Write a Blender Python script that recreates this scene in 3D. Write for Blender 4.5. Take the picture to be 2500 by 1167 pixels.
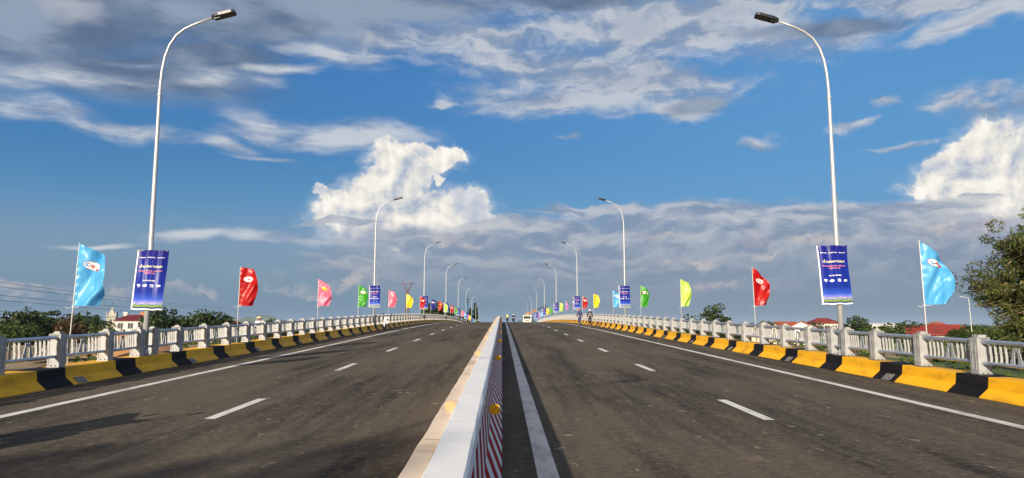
import bpy, bmesh, math, random
from math import sin, cos, pi, radians, sqrt, atan2, asin
from mathutils import Vector, Matrix, noise

for o in list(bpy.data.objects):
    bpy.data.objects.remove(o)
S = bpy.context.scene
COL = S.collection
rnd = random.Random(7)

# ------------------------------------------------------------------ camera
EYE = Vector((0.0, 0.0, 1.69))
FPX = 1800.0                       # focal length in pixels of the 2500 px wide photograph
PITCH = radians(6.72)
YAW = math.atan(24.0 / 1800.0)
cam_data = bpy.data.cameras.new("camera")
cam_data.sensor_width = 36.0
cam_data.lens = FPX / 2500.0 * 36.0
cam_data.clip_start = 0.05
cam_data.clip_end = 40000.0
cam = bpy.data.objects.new("camera", cam_data)
COL.objects.link(cam)
cam.location = EYE
cam.rotation_euler = (radians(90) + PITCH, 0, -YAW)
S.camera = cam

def ray(x, y):
    """world direction seen at pixel x, y of the 2500 x 1167 photograph"""
    u = (x - 1250.0) / FPX
    v = (583.5 - y) / FPX
    f = cos(PITCH) - v * sin(PITCH)
    z = v * cos(PITCH) + sin(PITCH)
    return Vector((u * cos(YAW) + f * sin(YAW), f * cos(YAW) - u * sin(YAW), z))

def at(x, y, Y):
    r = ray(x, y)
    return EYE + r * (Y / r.y)

# ------------------------------------------------------------------ light, sky
SUN_TO = Vector((-1.16, -3.05, 1.0)).normalized()
SUN_EL = asin(SUN_TO.z)
sun_data = bpy.data.lights.new("sun", 'SUN')
sun_data.energy = 5.0
sun_data.angle = radians(0.6)
sun_data.color = (1.0, 0.885, 0.72)
sun = bpy.data.objects.new("sun", sun_data)
COL.objects.link(sun)
sun.rotation_euler = SUN_TO.to_track_quat('Z', 'Y').to_euler()

S.view_settings.view_transform = 'Standard'
S.view_settings.look = 'None'
S.view_settings.exposure = 0.5
S.view_settings.gamma = 1.0
S.render.resolution_x = 1024
S.render.resolution_y = 478

class Nd:
    """tiny expression builder over shader nodes"""
    def __init__(s, tree): s.t = tree
    def new(s, kind): return s.t.nodes.new(kind)
    def put(s, sock, v):
        if hasattr(v, 'is_output') or isinstance(v, bpy.types.NodeSocket):
            s.t.links.new(v, sock)
        else:
            sock.default_value = v
    def m(s, op, a, b=0.0, c=0.0, clamp=False):
        n = s.new('ShaderNodeMath'); n.operation = op; n.use_clamp = clamp
        s.put(n.inputs[0], a); s.put(n.inputs[1], b)
        if op in ('MULTIPLY_ADD', 'SMOOTH_MIN', 'SMOOTH_MAX', 'WRAP', 'COMPARE'): s.put(n.inputs[2], c)
        return n.outputs[0]
    def add(s, a, b): return s.m('ADD', a, b)
    def sub(s, a, b): return s.m('SUBTRACT', a, b)
    def mul(s, a, b): return s.m('MULTIPLY', a, b)
    def mad(s, a, b, c): return s.m('MULTIPLY_ADD', a, b, c)
    def mn(s, a, b): return s.m('MINIMUM', a, b)
    def mx(s, a, b): return s.m('MAXIMUM', a, b)
    def ss(s, v, lo, hi, a=0.0, b=1.0):
        n = s.new('ShaderNodeMapRange'); n.interpolation_type = 'SMOOTHSTEP'
        s.put(n.inputs[0], v)
        n.inputs[1].default_value = lo; n.inputs[2].default_value = hi
        n.inputs[3].default_value = a; n.inputs[4].default_value = b
        return n.outputs[0]
    def lin(s, v, lo, hi, a=0.0, b=1.0):
        n = s.new('ShaderNodeMapRange')
        s.put(n.inputs[0], v)
        n.inputs[1].default_value = lo; n.inputs[2].default_value = hi
        n.inputs[3].default_value = a; n.inputs[4].default_value = b
        return n.outputs[0]
    def xyz(s, x, y, z=0.0):
        n = s.new('ShaderNodeCombineXYZ')
        s.put(n.inputs[0], x); s.put(n.inputs[1], y); s.put(n.inputs[2], z)
        return n.outputs[0]
    def sep(s, v):
        n = s.new('ShaderNodeSeparateXYZ'); s.put(n.inputs[0], v)
        return n.outputs[0], n.outputs[1], n.outputs[2]
    def v(s, op, a, b=None, scale=None):
        n = s.new('ShaderNodeVectorMath'); n.operation = op
        s.put(n.inputs[0], a)
        if b is not None: s.put(n.inputs[1], b)
        if scale is not None: s.put(n.inputs[3], scale)
        return n.outputs[1] if op in ('LENGTH', 'DISTANCE', 'DOT_PRODUCT') else n.outputs[0]
    def map(s, v, loc=(0, 0, 0), rot=(0, 0, 0), sc=(1, 1, 1), kind='POINT'):
        n = s.new('ShaderNodeMapping'); n.vector_type = kind
        s.put(n.inputs[0], v)
        n.inputs[1].default_value = loc; n.inputs[2].default_value = rot; n.inputs[3].default_value = sc
        return n.outputs[0]
    def noise(s, v, scale=1.0, det=6.0, rough=0.55, dist=0.0, lac=2.0, color=False):
        n = s.new('ShaderNodeTexNoise'); n.noise_dimensions = '2D'
        s.put(n.inputs['Vector'], v)
        n.inputs['Scale'].default_value = scale; n.inputs['Detail'].default_value = det
        n.inputs['Roughness'].default_value = rough; n.inputs['Distortion'].default_value = dist
        n.inputs['Lacunarity'].default_value = lac
        if not color: return n.outputs['Fac']
        q = s.new('ShaderNodeSeparateColor'); s.put(q.inputs[0], n.outputs['Color'])
        return s.xyz(q.outputs[0], q.outputs[1], 0.0)
    def voro(s, v, scale=1.0, det=0.0, rough=0.5, feature='F1', smooth=None, out='Distance'):
        n = s.new('ShaderNodeTexVoronoi'); n.feature = feature; n.voronoi_dimensions = '2D'; n.normalize = True
        s.put(n.inputs['Vector'], v)
        n.inputs['Scale'].default_value = scale; n.inputs['Detail'].default_value = det
        n.inputs['Roughness'].default_value = rough
        if smooth is not None: n.inputs['Smoothness'].default_value = smooth
        return n.outputs[out]
    def mix(s, f, a, b, mode='MIX'):
        n = s.new('ShaderNodeMix'); n.data_type = 'RGBA'; n.blend_type = mode
        s.put(n.inputs[0], f)
        for k, q in ((6, a), (7, b)):
            if isinstance(q, tuple) and len(q) == 3: q = q + (1.0,)
            s.put(n.inputs[k], q)
        return n.outputs[2]
    def ramp(s, f, stops):
        n = s.new('ShaderNodeValToRGB'); s.put(n.inputs[0], f)
        e = n.color_ramp.elements
        while len(e) < len(stops): e.new(0.5)
        for q, (p, c) in zip(e, stops):
            q.position = p; q.color = tuple(c) + (1.0,)
        return n.outputs[0]

def srgb(r, g, b):
    return tuple(((c / 255.0) / 12.92 if c / 255.0 <= 0.04045 else ((c / 255.0 + 0.055) / 1.055) ** 2.4) for c in (r, g, b))

world = bpy.data.worlds.new("World")
S.world = world
world.use_nodes = True
wt = world.node_tree
world.cycles.sampling_method = 'MANUAL'
world.cycles.sample_map_resolution = 256
wt.nodes.clear()
W = Nd(wt)

def azel(x, y):
    r = ray(x, y).normalized()
    return atan2(r.x, r.y), asin(r.z)

def blob_field(vec, blobs):
    """smallest normalised distance to a list of ellipses (x, y, rx, ry, tilt degrees in photo pixels)"""
    out = None
    for (x, y, rx, ry, tilt) in blobs:
        a, e = azel(x, y)
        a2, e2 = azel(x + 10, y); a3, e3 = azel(x, y - 10)
        kx = sqrt((a2 - a) ** 2 + (e2 - e) ** 2) / 10; ky = sqrt((a3 - a) ** 2 + (e3 - e) ** 2) / 10
        skew = atan2(e2 - e, a2 - a)
        t = radians(tilt) + skew; rx2 = rx * kx; ry2 = ry * ky
        q1 = W.v('DOT_PRODUCT', vec, (cos(t) / rx2, sin(t) / rx2, -(a * cos(t) + e * sin(t)) / rx2))
        q2 = W.v('DOT_PRODUCT', vec, (-sin(t) / ry2, cos(t) / ry2, (a * sin(t) - e * cos(t)) / ry2))
        d = W.v('LENGTH', W.xyz(q1, q2, 0.0))
        out = d if out is None else W.m('SMOOTH_MIN', out, d, 0.25)
    return out

def build_sky():
    tc = W.new('ShaderNodeTexCoord')
    dx, dy, dz = W.sep(tc.outputs['Generated'])
    az = W.m('ARCTAN2', dx, dy)
    el = W.m('ARCSINE', dz)
    P = W.xyz(az, el, 1.0)
    # clear sky
    sk = W.new('ShaderNodeTexSky'); sk.sky_type = 'NISHITA'; sk.sun_disc = False
    sk.sun_elevation = SUN_EL
    sk.sun_rotation = atan2(SUN_TO.x, SUN_TO.y)
    sk.air_density = 1.0; sk.dust_density = 0.6; sk.ozone_density = 2.0
    nish = W.mix(1.0, sk.outputs[0], (0.1, 0.1, 0.1), 'MULTIPLY')
    grad = W.ramp(W.lin(el, -0.02, 0.62), [
        (0.0, srgb(100, 130, 155)), (0.12, srgb(110, 140, 165)), (0.20, srgb(116, 147, 177)), (0.28, srgb(86, 144, 190)),
        (0.38, srgb(64, 130, 188)), (0.54, srgb(58, 124, 190)), (0.72, srgb(48, 108, 174)), (1.0, srgb(40, 92, 158))])
    # left side a little deeper, right side a little paler
    grad = W.mix(W.mul(W.ss(az, -0.3, 0.5, 0.0, 0.6), W.ss(el, 0.08, 0.2)), grad, srgb(96, 160, 214))
    grad = W.mix(W.mul(W.ss(az, 0.0, -0.6, 0.0, 0.35), W.ss(el, 0.1, 0.2)), grad, srgb(50, 112, 166))
    col = W.mix(0.9, nish, grad)

    # warped coordinates shared by the soft clouds
    wn = W.noise(W.map(P, sc=(5, 9, 1)), 1.0, 3.0, 0.5, color=True)
    warp = W.v('SCALE', W.v('SUBTRACT', wn, (0.5, 0.5, 0.0)), scale=0.06)
    wfx = W.noise(W.map(P, sc=(22, 40, 1)), 1.0, 3.0, 0.55, color=True)
    warp2 = W.v('SCALE', W.v('SUBTRACT', wfx, (0.5, 0.5, 0.0)), scale=0.018)
    Pw = W.v('ADD', W.v('ADD', P, warp), warp2)

    Ps = W.v('ADD', P, W.v('SCALE', W.v('SUBTRACT', wn, (0.5, 0.5, 0.0)), scale=0.035))
    # ---- high sheet: pale broken altocumulus in the middle and on the right
    nA = W.noise(W.map(Pw, (3.1, 1.7, 0), (0, 0, radians(-4)), (5.0, 15.0, 1)), 1.0, 8.0, 0.6)
    nB = W.noise(W.map(Pw, (9.1, 4.7, 2.0), (0, 0, radians(6)), (16.0, 40.0, 1)), 1.0, 6.0, 0.62)
    light = [(1160, 85, 260, 34, 0), (1310, 140, 300, 55, -3), (1550, 70, 420, 90, 0), (1450, 175, 320, 60, -8), (1330, 240, 200, 46, -6),
             (1640, 180, 150, 36, -14), (1700, 30, 330, 60, 0), (2060, 95, 170, 34, 20), (1900, 110, 200, 50, 5), (2390, 62, 160, 24, 16),
             (2230, 10, 420, 26, 0), (1660, 270, 90, 26, 6), (1100, 245, 48, 9, 8), (1378, 341, 34, 8, 5),
             (1868, 343, 42, 13, -4), (2060, 290, 50, 10, 12), (2150, 240, 32, 9, 0), (2300, 235, 68, 26, 22), (2400, 212, 50, 14, 5),
             (2200, 350, 90, 12, 3), (2400, 260, 110, 44, -20), (2480, 225, 60, 30, 20), (950, 110, 130, 40, 4)]
    fA = blob_field(Pw, light)
    dA = W.add(W.sub(1.2, fA), W.mul(W.sub(nA, 0.5), 2.6))
    dA = W.add(dA, W.mul(W.sub(nB, 0.5), 0.9))
    aA = W.ss(dA, -0.35, 1.15)
    nA2 = W.noise(W.map(W.v('ADD', Pw, (-0.006, -0.012, 0.0)), (3.1, 1.7, 0), (0, 0, radians(-4)), (5.0, 15.0, 1)), 1.0, 6.0, 0.6)
    shade = W.add(W.add(W.mul(W.sub(nA, nA2), 2.4), W.mul(W.sub(nA, 0.5), 0.7)), W.mul(W.sub(nB, 0.5), 1.2))
    cA = W.mix(W.ss(shade, -0.28, 0.34), srgb(136, 154, 180), srgb(203, 206, 212))
    thick = W.ss(dA, 0.75, 1.6)
    cA = W.mix(W.mul(thick, 0.45), cA, srgb(148, 160, 184))
    col = W.mix(W.mul(aA, 0.93), col, cA)

    # ---- grey rain sheet across the top left
    darkb = [(150, 60, 520, 130, 0), (560, 40, 460, 110, -2), (900, 20, 380, 46, 0), (330, 180, 330, 70, -8), (520, 150, 220, 60, 0),
             (1400, 5, 200, 20, 0), (2010, 70, 220, 22, 4), (1690, 262, 70, 22, 12)]
    fD = blob_field(Ps, darkb)
    nD = W.noise(W.map(Ps, (1.3, 7.7, 5.0), (0, 0, radians(-8)), (3.2, 9.0, 1)), 1.0, 5.0, 0.5)
    dD = W.add(W.sub(1.1, fD), W.mul(W.sub(nD, 0.5), 1.1))
    aD = W.ss(dD, -0.3, 0.7)
    nE = W.noise(W.map(Ps, (4.3, 2.7, 3.0), (0, 0, radians(-10)), (7.0, 22.0, 1)), 1.0, 6.0, 0.6)
    cD = W.mix(W.ss(W.add(nD, W.mul(W.sub(nE, 0.5), 0.5)), 0.38, 0.66), srgb(94, 113, 140), srgb(147, 162, 182))
    glow = W.ss(blob_field(Pw, [(175, 15, 80, 26, -15)]), 1.6, 0.2)
    cD = W.mix(W.mul(glow, 0.8), cD, srgb(182, 184, 194))
    col = W.mix(W.mul(aD, 0.94), col, cD)

    # ---- pale streaks on the left
    strk = [(110, 268, 170, 30, -8), (300, 315, 210, 20, -9), (520, 200, 150, 18, -3), (690, 175, 130, 12, 3), (840, 150, 140, 26, -6),
            (640, 318, 120, 36, -6), (850, 330, 210, 34, 3), (560, 352, 90, 14, -12), (650, 378, 90, 7, -4), (170, 190, 240, 26, -3),
            (350, 166, 80, 10, -10), (470, 580, 110, 12, 3), (690, 588, 150, 16, -5), (880, 596, 150, 22, -6), (230, 600, 90, 6, 0)]
    fS = blob_field(Ps, strk)
    nS = W.noise(W.map(Ps, (6.3, 0.7, 8.0), (0, 0, radians(-6)), (8.0, 34.0, 1)), 1.0, 8.0, 0.62)
    dS = W.add(W.sub(1.05, fS), W.mul(W.sub(nS, 0.5), 1.7))
    aS = W.ss(dS, -0.35, 0.95)
    cS = W.mix(W.ss(nS, 0.36, 0.62), srgb(142, 159, 184), srgb(204, 209, 216))
    col = W.mix(W.mul(aS, 0.88), col, cS)

    # every further layer is laid over the last one as a shader of its own
    def bgn(c):
        n = W.new('ShaderNodeBackground'); W.put(n.inputs[0], c if not isinstance(c, tuple) else tuple(c) + (1.0,)); n.inputs[1].default_value = 2 ** -0.5
        return n.outputs[0]
    stack = [bgn(col)]
    def over(alpha, c):
        n = W.new('ShaderNodeMixShader'); W.put(n.inputs[0], alpha)
        wt.links.new(stack[0], n.inputs[1]); wt.links.new(bgn(c), n.inputs[2]); stack[0] = n.outputs[0]

    # ---- towering cumulus
    b1 = W.voro(W.map(P, sc=(1, 1, 1)), 34.0, 3.0, 0.55)
    wc = W.noise(P, 30.0, 5.0, 0.6, color=True)
    Pc = W.v('ADD', P, W.v('SCALE', W.v('SUBTRACT', wc, (0.5, 0.5, 0.0)), scale=0.042))
    cum = [(942, 352, 30, 22, 0), (975, 385, 76, 36, 0), (1050, 380, 80, 26, -4), (1110, 380, 36, 14, -8), (985, 425, 80, 40, 10),
           (945, 465, 90, 50, 0), (1045, 410, 44, 26, 30), (1072, 440, 16, 18, 0), (900, 500, 105, 54, 0), (790, 460, 26, 10, 10), (822, 478, 36, 26, 0),
           (840, 525, 84, 36, 0), (960, 540, 150, 56, 0), (1060, 510, 46, 46, 0), (1110, 530, 76, 44, 0), (1145, 500, 60, 42, 0), (1180, 490, 26, 20, -30),
           (1165, 540, 60, 36, -20), (1222, 545, 30, 16, -10), (1060, 570, 160, 36, 0)]
    cumR = [(2445, 318, 50, 32, 25), (2390, 352, 66, 42, 15), (2470, 390, 100, 66, 0), (2330, 392, 76, 34, 25), (2300, 425, 70, 34, 10),
            (2390, 450, 150, 56, 0), (2270, 466, 80, 18, 0), (2420, 505, 200, 44, 0), (2560, 400, 140, 110, 0)]
    fC = blob_field(Pc, cum + cumR)
    bump = W.sub(0.42, b1)
    dC = W.add(W.sub(1.0, fC), W.mul(bump, 0.55))
    aC = W.ss(dC, -0.04, 0.26)
    # relief: the billow pattern compared with itself a little way towards the light
    off = W.v('ADD', P, (-0.007, 0.010, 0.0))
    nb0 = W.noise(P, 16.0, 8.0, 0.6, 0.3); nb1 = W.noise(off, 16.0, 8.0, 0.6, 0.3)
    b2 = W.voro(off, 34.0, 3.0, 0.55)
    rel = W.add(W.mul(W.sub(b2, b1), 0.75), W.mul(W.sub(nb0, nb1), 2.1))
    big = W.noise(W.map(P, (0.6, 0.2, 0)), 7.0, 3.0, 0.5)
    rel = W.add(rel, W.add(W.mul(W.sub(big, 0.5), 0.45), 0.05))
    nf0 = W.noise(P, 55.0, 4, 0.6); nf1 = W.noise(off, 55.0, 4, 0.6)
    rel = W.add(rel, W.mul(W.sub(nf0, nf1), 0.35))
    cC = W.ramp(W.lin(rel, -0.42, 0.40), [(0.0, srgb(172, 183, 202)), (0.25, srgb(202, 207, 215)), (0.48, srgb(224, 223, 220)), (0.72, srgb(243, 238, 228)), (1.0, srgb(255, 251, 243))])
    rear = W.ss(blob_field(Pc, [(1150, 500, 58, 44, -35)]), 1.25, 0.6)
    cC = W.mix(W.mul(rear, 0.5), cC, srgb(166, 182, 208))
    over(W.mul(W.ss(dC, -0.45, 0.12), 0.42), srgb(196, 206, 220))
    over(aC, cC)

    # ---- low grey bank in front of the towers
    low = [(1420, 515, 170, 16, 2), (1330, 560, 220, 30, 0), (1700, 545, 330, 54, 2), (1650, 610, 620, 70, 0), (2060, 560, 330, 60, 3),
           (2230, 520, 190, 24, 3), (2400, 490, 60, 8, 3), (1100, 600, 260, 40, 0), (1080, 660, 330, 60, 0), (1500, 680, 800, 60, 0), (2400, 620, 520, 90, 0), (820, 560, 90, 10, 2)]
    fL = blob_field(Pw, low)
    nL = W.noise(W.map(Pw, (2.3, 3.7, 1.0), (0, 0, radians(3)), (8.0, 30.0, 1)), 1.0, 8.0, 0.6)
    nM = W.noise(W.map(Pw, (7.3, 1.7, 6.0), (0, 0, 0), (20.0, 60.0, 1)), 1.0, 6.0, 0.6)
    dL = W.add(W.sub(1.08, fL), W.mul(W.sub(nL, 0.5), 1.1))
    aL = W.ss(dL, -0.1, 0.5)
    nL2 = W.noise(W.map(W.v('ADD', Pw, (-0.004, 0.009, 0.0)), (2.3, 3.7, 1.0), (0, 0, radians(3)), (8.0, 30.0, 1)), 1.0, 6.0, 0.6)
    cl = W.add(W.add(W.mul(W.sub(nL, nL2), 1.5), W.mul(W.sub(nL, 0.5), 0.35)), W.mul(W.sub(nM, 0.5), 0.8))
    cL = W.mix(W.ss(cl, -0.28, 0.34), srgb(132, 149, 174), srgb(194, 197, 205))
    edge = W.mul(W.ss(dL, 0.7, 0.15), W.ss(el, 0.16, 0.2))
    cL = W.mix(W.mul(edge, 0.35), cL, srgb(206, 206, 210))
    # the bank gets duller and bluer towards the ground
    cL = W.mix(W.ss(el, 0.16, 0.03, 0.0, 0.8), cL, srgb(127, 143, 163))
    over(W.mul(aL, 0.9), cL)

    # ---- small pink cumuli near the horizon
    pk = [(20, 705, 60, 22, -8), (80, 718, 50, 14, -12), (160, 712, 60, 16, -8), (300, 708, 60, 18, 0), (430, 705, 90, 18, -10), (505, 722, 36, 8, -20),
          (715, 708, 50, 14, 0), (760, 720, 36, 8, -20), (885, 668, 40, 22, 10), (850, 690, 50, 18, 30), (1740, 695, 60, 14, 0), (1655, 640, 120, 12, 0),
          (1830, 590, 60, 20, -8), (2010, 585, 90, 18, 0), (1600, 580, 80, 12, 0), (1885, 628, 30, 8, 0), (1120, 600, 70, 14, -20), (2350, 560, 150, 26, 0)]
    fP = blob_field(Pc, pk)
    dP = W.add(W.sub(1.0, fP), W.mul(W.sub(nM, 0.5), 1.6))
    aP = W.ss(dP, -0.3, 0.9)
    cP = W.mix(W.ss(W.add(nM, W.mul(W.sub(nb0, nb1), 1.0)), 0.4, 0.62), srgb(166, 166, 182), srgb(202, 194, 192))
    over(W.mul(aP, 0.7), cP)
    # thick air at the horizon
    over(W.ss(el, 0.075, -0.01, 0.0, 0.85), W.mix(W.ss(az, -0.2, 0.25), srgb(97, 129, 157), srgb(120, 135, 153)))
    # overhead and behind the viewer: unseen overcast and sunward glow, added for warmer light
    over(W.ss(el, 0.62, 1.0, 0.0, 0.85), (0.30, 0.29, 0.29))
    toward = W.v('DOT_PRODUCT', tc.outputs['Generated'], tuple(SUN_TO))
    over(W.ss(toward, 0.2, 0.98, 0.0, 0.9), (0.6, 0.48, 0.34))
    # below the horizon: dull ground light
    over(W.ss(el, 0.0, -0.08), (0.10, 0.10, 0.09))
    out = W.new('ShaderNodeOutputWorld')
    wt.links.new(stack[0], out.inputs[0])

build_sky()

# ------------------------------------------------------------------ helpers
def tag(o, label=None, cat=None, group=None, kind=None):
    if label: o['label'] = label
    if cat: o['category'] = cat
    if group: o['group'] = group
    if kind: o['kind'] = kind
    return o

def empty(name, loc=(0, 0, 0), rz_=0.0, label=None, cat=None, group=None):
    o = bpy.data.objects.new(name, None)
    COL.objects.link(o)
    o.location = loc
    o.rotation_euler = (0, 0, rz_)
    o.empty_display_size = 0.2
    return tag(o, label, cat, group)

def copy_tree(o, parent=None):
    c = o.copy()
    COL.objects.link(c)
    if parent: c.parent = parent
    for ch in [q for q in o.children]:
        copy_tree(ch, c)
    return c

class MB:
    """collects faces and links them as one mesh object"""
    def __init__(s): s.v = []; s.f = []; s.m = []; s.uv = {}; s.sm = []
    def face(s, pts, m=0, uv=None, smooth=False):
        n = len(s.v)
        s.v += [tuple(p) for p in pts]
        if uv: s.uv[len(s.f)] = uv
        s.f.append(tuple(range(n, n + len(pts)))); s.m.append(m); s.sm.append(smooth)
    def idx(s, verts, faces, m=0, smooth=False, uvs=None):
        n = len(s.v)
        s.v += [tuple(p) for p in verts]
        for i, f in enumerate(faces):
            if uvs: s.uv[len(s.f)] = [uvs[k] for k in f]
            s.f.append(tuple(k + n for k in f)); s.m.append(m if not isinstance(m, list) else m[i]); s.sm.append(smooth)
    def box(s, c, d, m=0, rot=None, bev=0.0):
        x, y, z = d[0] / 2, d[1] / 2, d[2] / 2
        if bev > 0:
            b = min(bev, x * .9, y * .9, z * .9)
            bm = bmesh.new()
            bmesh.ops.create_cube(bm, size=1.0)
            for v in bm.verts: v.co = Vector((v.co.x * d[0], v.co.y * d[1], v.co.z * d[2]))
            bmesh.ops.bevel(bm, geom=list(bm.edges), offset=b, segments=2, affect='EDGES', profile=0.6)
            bm.verts.ensure_lookup_table()
            vs = [v.co.copy() for v in bm.verts]; fs = [[v.index for v in f.verts] for f in bm.faces]
            bm.free()
        else:
            vs = [Vector((a * x, b_ * y, c_ * z)) for a in (-1, 1) for b_ in (-1, 1) for c_ in (-1, 1)]
            fs = [(0, 1, 3, 2), (4, 6, 7, 5), (0, 4, 5, 1), (2, 3, 7, 6), (0, 2, 6, 4), (1, 5, 7, 3)]
        if rot is not None: vs = [rot @ v for v in vs]
        c = Vector(c)
        s.idx([v + c for v in vs], fs, m)
        return s
    def tube(s, pts, rad, n=10, m=0, caps=True, smooth=True):
        pts = [Vector(p) for p in pts]
        if not isinstance(rad, (list, tuple)): rad = [rad] * len(pts)
        rings = []; up = None
        for i, p in enumerate(pts):
            t = (pts[min(i + 1, len(pts) - 1)] - pts[max(i - 1, 0)]).normalized()
            if up is None:
                up = Vector((0, 0, 1)) if abs(t.z) < 0.9 else Vector((1, 0, 0))
            a = t.cross(up)
            if a.length < 1e-6: a = t.cross(Vector((0, 1, 0)))
            a.normalize(); b = a.cross(t).normalized(); up = b
            rings.append([p + (a * cos(2 * pi * k / n) + b * sin(2 * pi * k / n)) * rad[i] for k in range(n)])
        vs = [q for r in rings for q in r]; fs = []
        for i in range(len(pts) - 1):
            for k in range(n):
                fs.append((i * n + k, i * n + (k + 1) % n, (i + 1) * n + (k + 1) % n, (i + 1) * n + k))
        s.idx(vs, fs, m, smooth)
        if caps:
            s.face(rings[0][::-1], m); s.face(rings[-1], m)
        return s
    def lathe(s, c, prof, n=16, m=0, axis='Z', smooth=True):
        """prof = (radius, height) pairs"""
        vs = []; fs = []
        for r, h in prof:
            for k in range(n):
                a = 2 * pi * k / n
                q = (r * cos(a), r * sin(a), h)
                if axis == 'Y': q = (q[0], -q[2], q[1])
                if axis == 'X': q = (q[2], q[0], q[1])
                vs.append(Vector(q) + Vector(c))
        for i in range(len(prof) - 1):
            for k in range(n):
                fs.append((i * n + k, i * n + (k + 1) % n, (i + 1) * n + (k + 1) % n, (i + 1) * n + k))
        s.idx(vs, fs, m, smooth)
        s.face([vs[k] for k in range(n)][::-1], m); s.face([vs[(len(prof) - 1) * n + k] for k in range(n)], m)
        return s
    def prism(s, outline, lo, hi, axis='X', m=0):
        """outline = 2D points, extruded along an axis"""
        def P(a, b, t):
            return (t, a, b) if axis == 'X' else ((a, t, b) if axis == 'Y' else (a, b, t))
        n = len(outline)
        vs = [P(a, b, lo) for a, b in outline] + [P(a, b, hi) for a, b in outline]
        fs = [tuple(range(n))[::-1], tuple(range(n, 2 * n))] + [(k, (k + 1) % n, (k + 1) % n + n, k + n) for k in range(n)]
        s.idx(vs, fs, m)
        return s
    def build(s, name, mats, parent=None, fix=True):
        me = bpy.data.meshes.new(name)
        me.from_pydata(s.v, [], s.f)
        if not isinstance(mats, (list, tuple)): mats = [mats]
        for q in mats: me.materials.append(q)
        me.polygons.foreach_set('material_index', s.m)
        me.polygons.foreach_set('use_smooth', s.sm)
        if s.uv:
            uvl = me.uv_layers.new(name='uv')
            for i, p in enumerate(me.polygons):
                if i in s.uv:
                    for li, q in zip(p.loop_indices, s.uv[i]): uvl.data[li].uv = q
        me.update()
        if fix:
            bm = bmesh.new(); bm.from_mesh(me)
            bmesh.ops.remove_doubles(bm, verts=bm.verts, dist=1e-5)
            bmesh.ops.recalc_face_normals(bm, faces=bm.faces)
            bm.to_mesh(me); bm.free()
        o = bpy.data.objects.new(name, me)
        COL.objects.link(o)
        if parent: o.parent = parent
        return o

def link_mesh(name, me, parent=None, loc=(0, 0, 0), rot=(0, 0, 0), sc=(1, 1, 1)):
    o = bpy.data.objects.new(name, me)
    COL.objects.link(o)
    if parent: o.parent = parent
    o.location = loc; o.rotation_euler = rot; o.scale = sc
    return o

# ------------------------------------------------------------------ materials
MT = {}
def mat(name, col, rough=0.6, metal=0.0, spec=0.5, fn=None, **kw):
    m = bpy.data.materials.new(name)
    m.use_nodes = True
    t = m.node_tree; t.nodes.clear()
    N = Nd(t)
    b = N.new('ShaderNodeBsdfPrincipled'); o = N.new('ShaderNodeOutputMaterial')
    t.links.new(b.outputs[0], o.inputs[0])
    b.inputs['Base Color'].default_value = tuple(col) + (1,)
    b.inputs['Roughness'].default_value = rough
    b.inputs['Metallic'].default_value = metal
    b.inputs['Specular IOR Level'].default_value = spec
    for k, v in kw.items(): b.inputs[k].default_value = v
    tc = N.new('ShaderNodeTexCoord')
    if fn: fn(N, b, tc, o)
    MT[name] = m
    return m

def bump(N, b, h, strength=0.3, dist=0.01):
    q = N.new('ShaderNodeBump'); q.inputs['Strength'].default_value = strength; q.inputs['Distance'].default_value = dist
    N.put(q.inputs['Height'], h); N.t.links.new(q.outputs[0], b.inputs['Normal'])

def worn(c1, c2, scale=3.0, amt=(0.4, 0.65), rough=(0.6, 0.8), bstr=0.15, det=6, stretch=(1, 1, 1)):
    """two-tone weathering driven by noise in object space"""
    def fn(N, b, tc, o):
        v = N.map(tc.outputs['Object'], sc=stretch)
        n = N.noise3(v, scale, det, 0.6)
        N.put(b.inputs['Base Color'], N.mix(N.ss(n, *amt), c1, c2))
        N.put(b.inputs['Roughness'], N.lin(n, 0.3, 0.7, *rough))
        if bstr: bump(N, b, N.noise3(v, scale * 12, 4, 0.6), bstr, 0.004)
    return fn
def _n3(s, v, scale=1.0, det=6.0, rough=0.55, dist=0.0):
    n = s.new('ShaderNodeTexNoise'); n.noise_dimensions = '3D'
    s.put(n.inputs['Vector'], v)
    n.inputs['Scale'].default_value = scale; n.inputs['Detail'].default_value = det
    n.inputs['Roughness'].default_value = rough; n.inputs['Distortion'].default_value = dist
    return n.outputs['Fac']
Nd.noise3 = _n3

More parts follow.
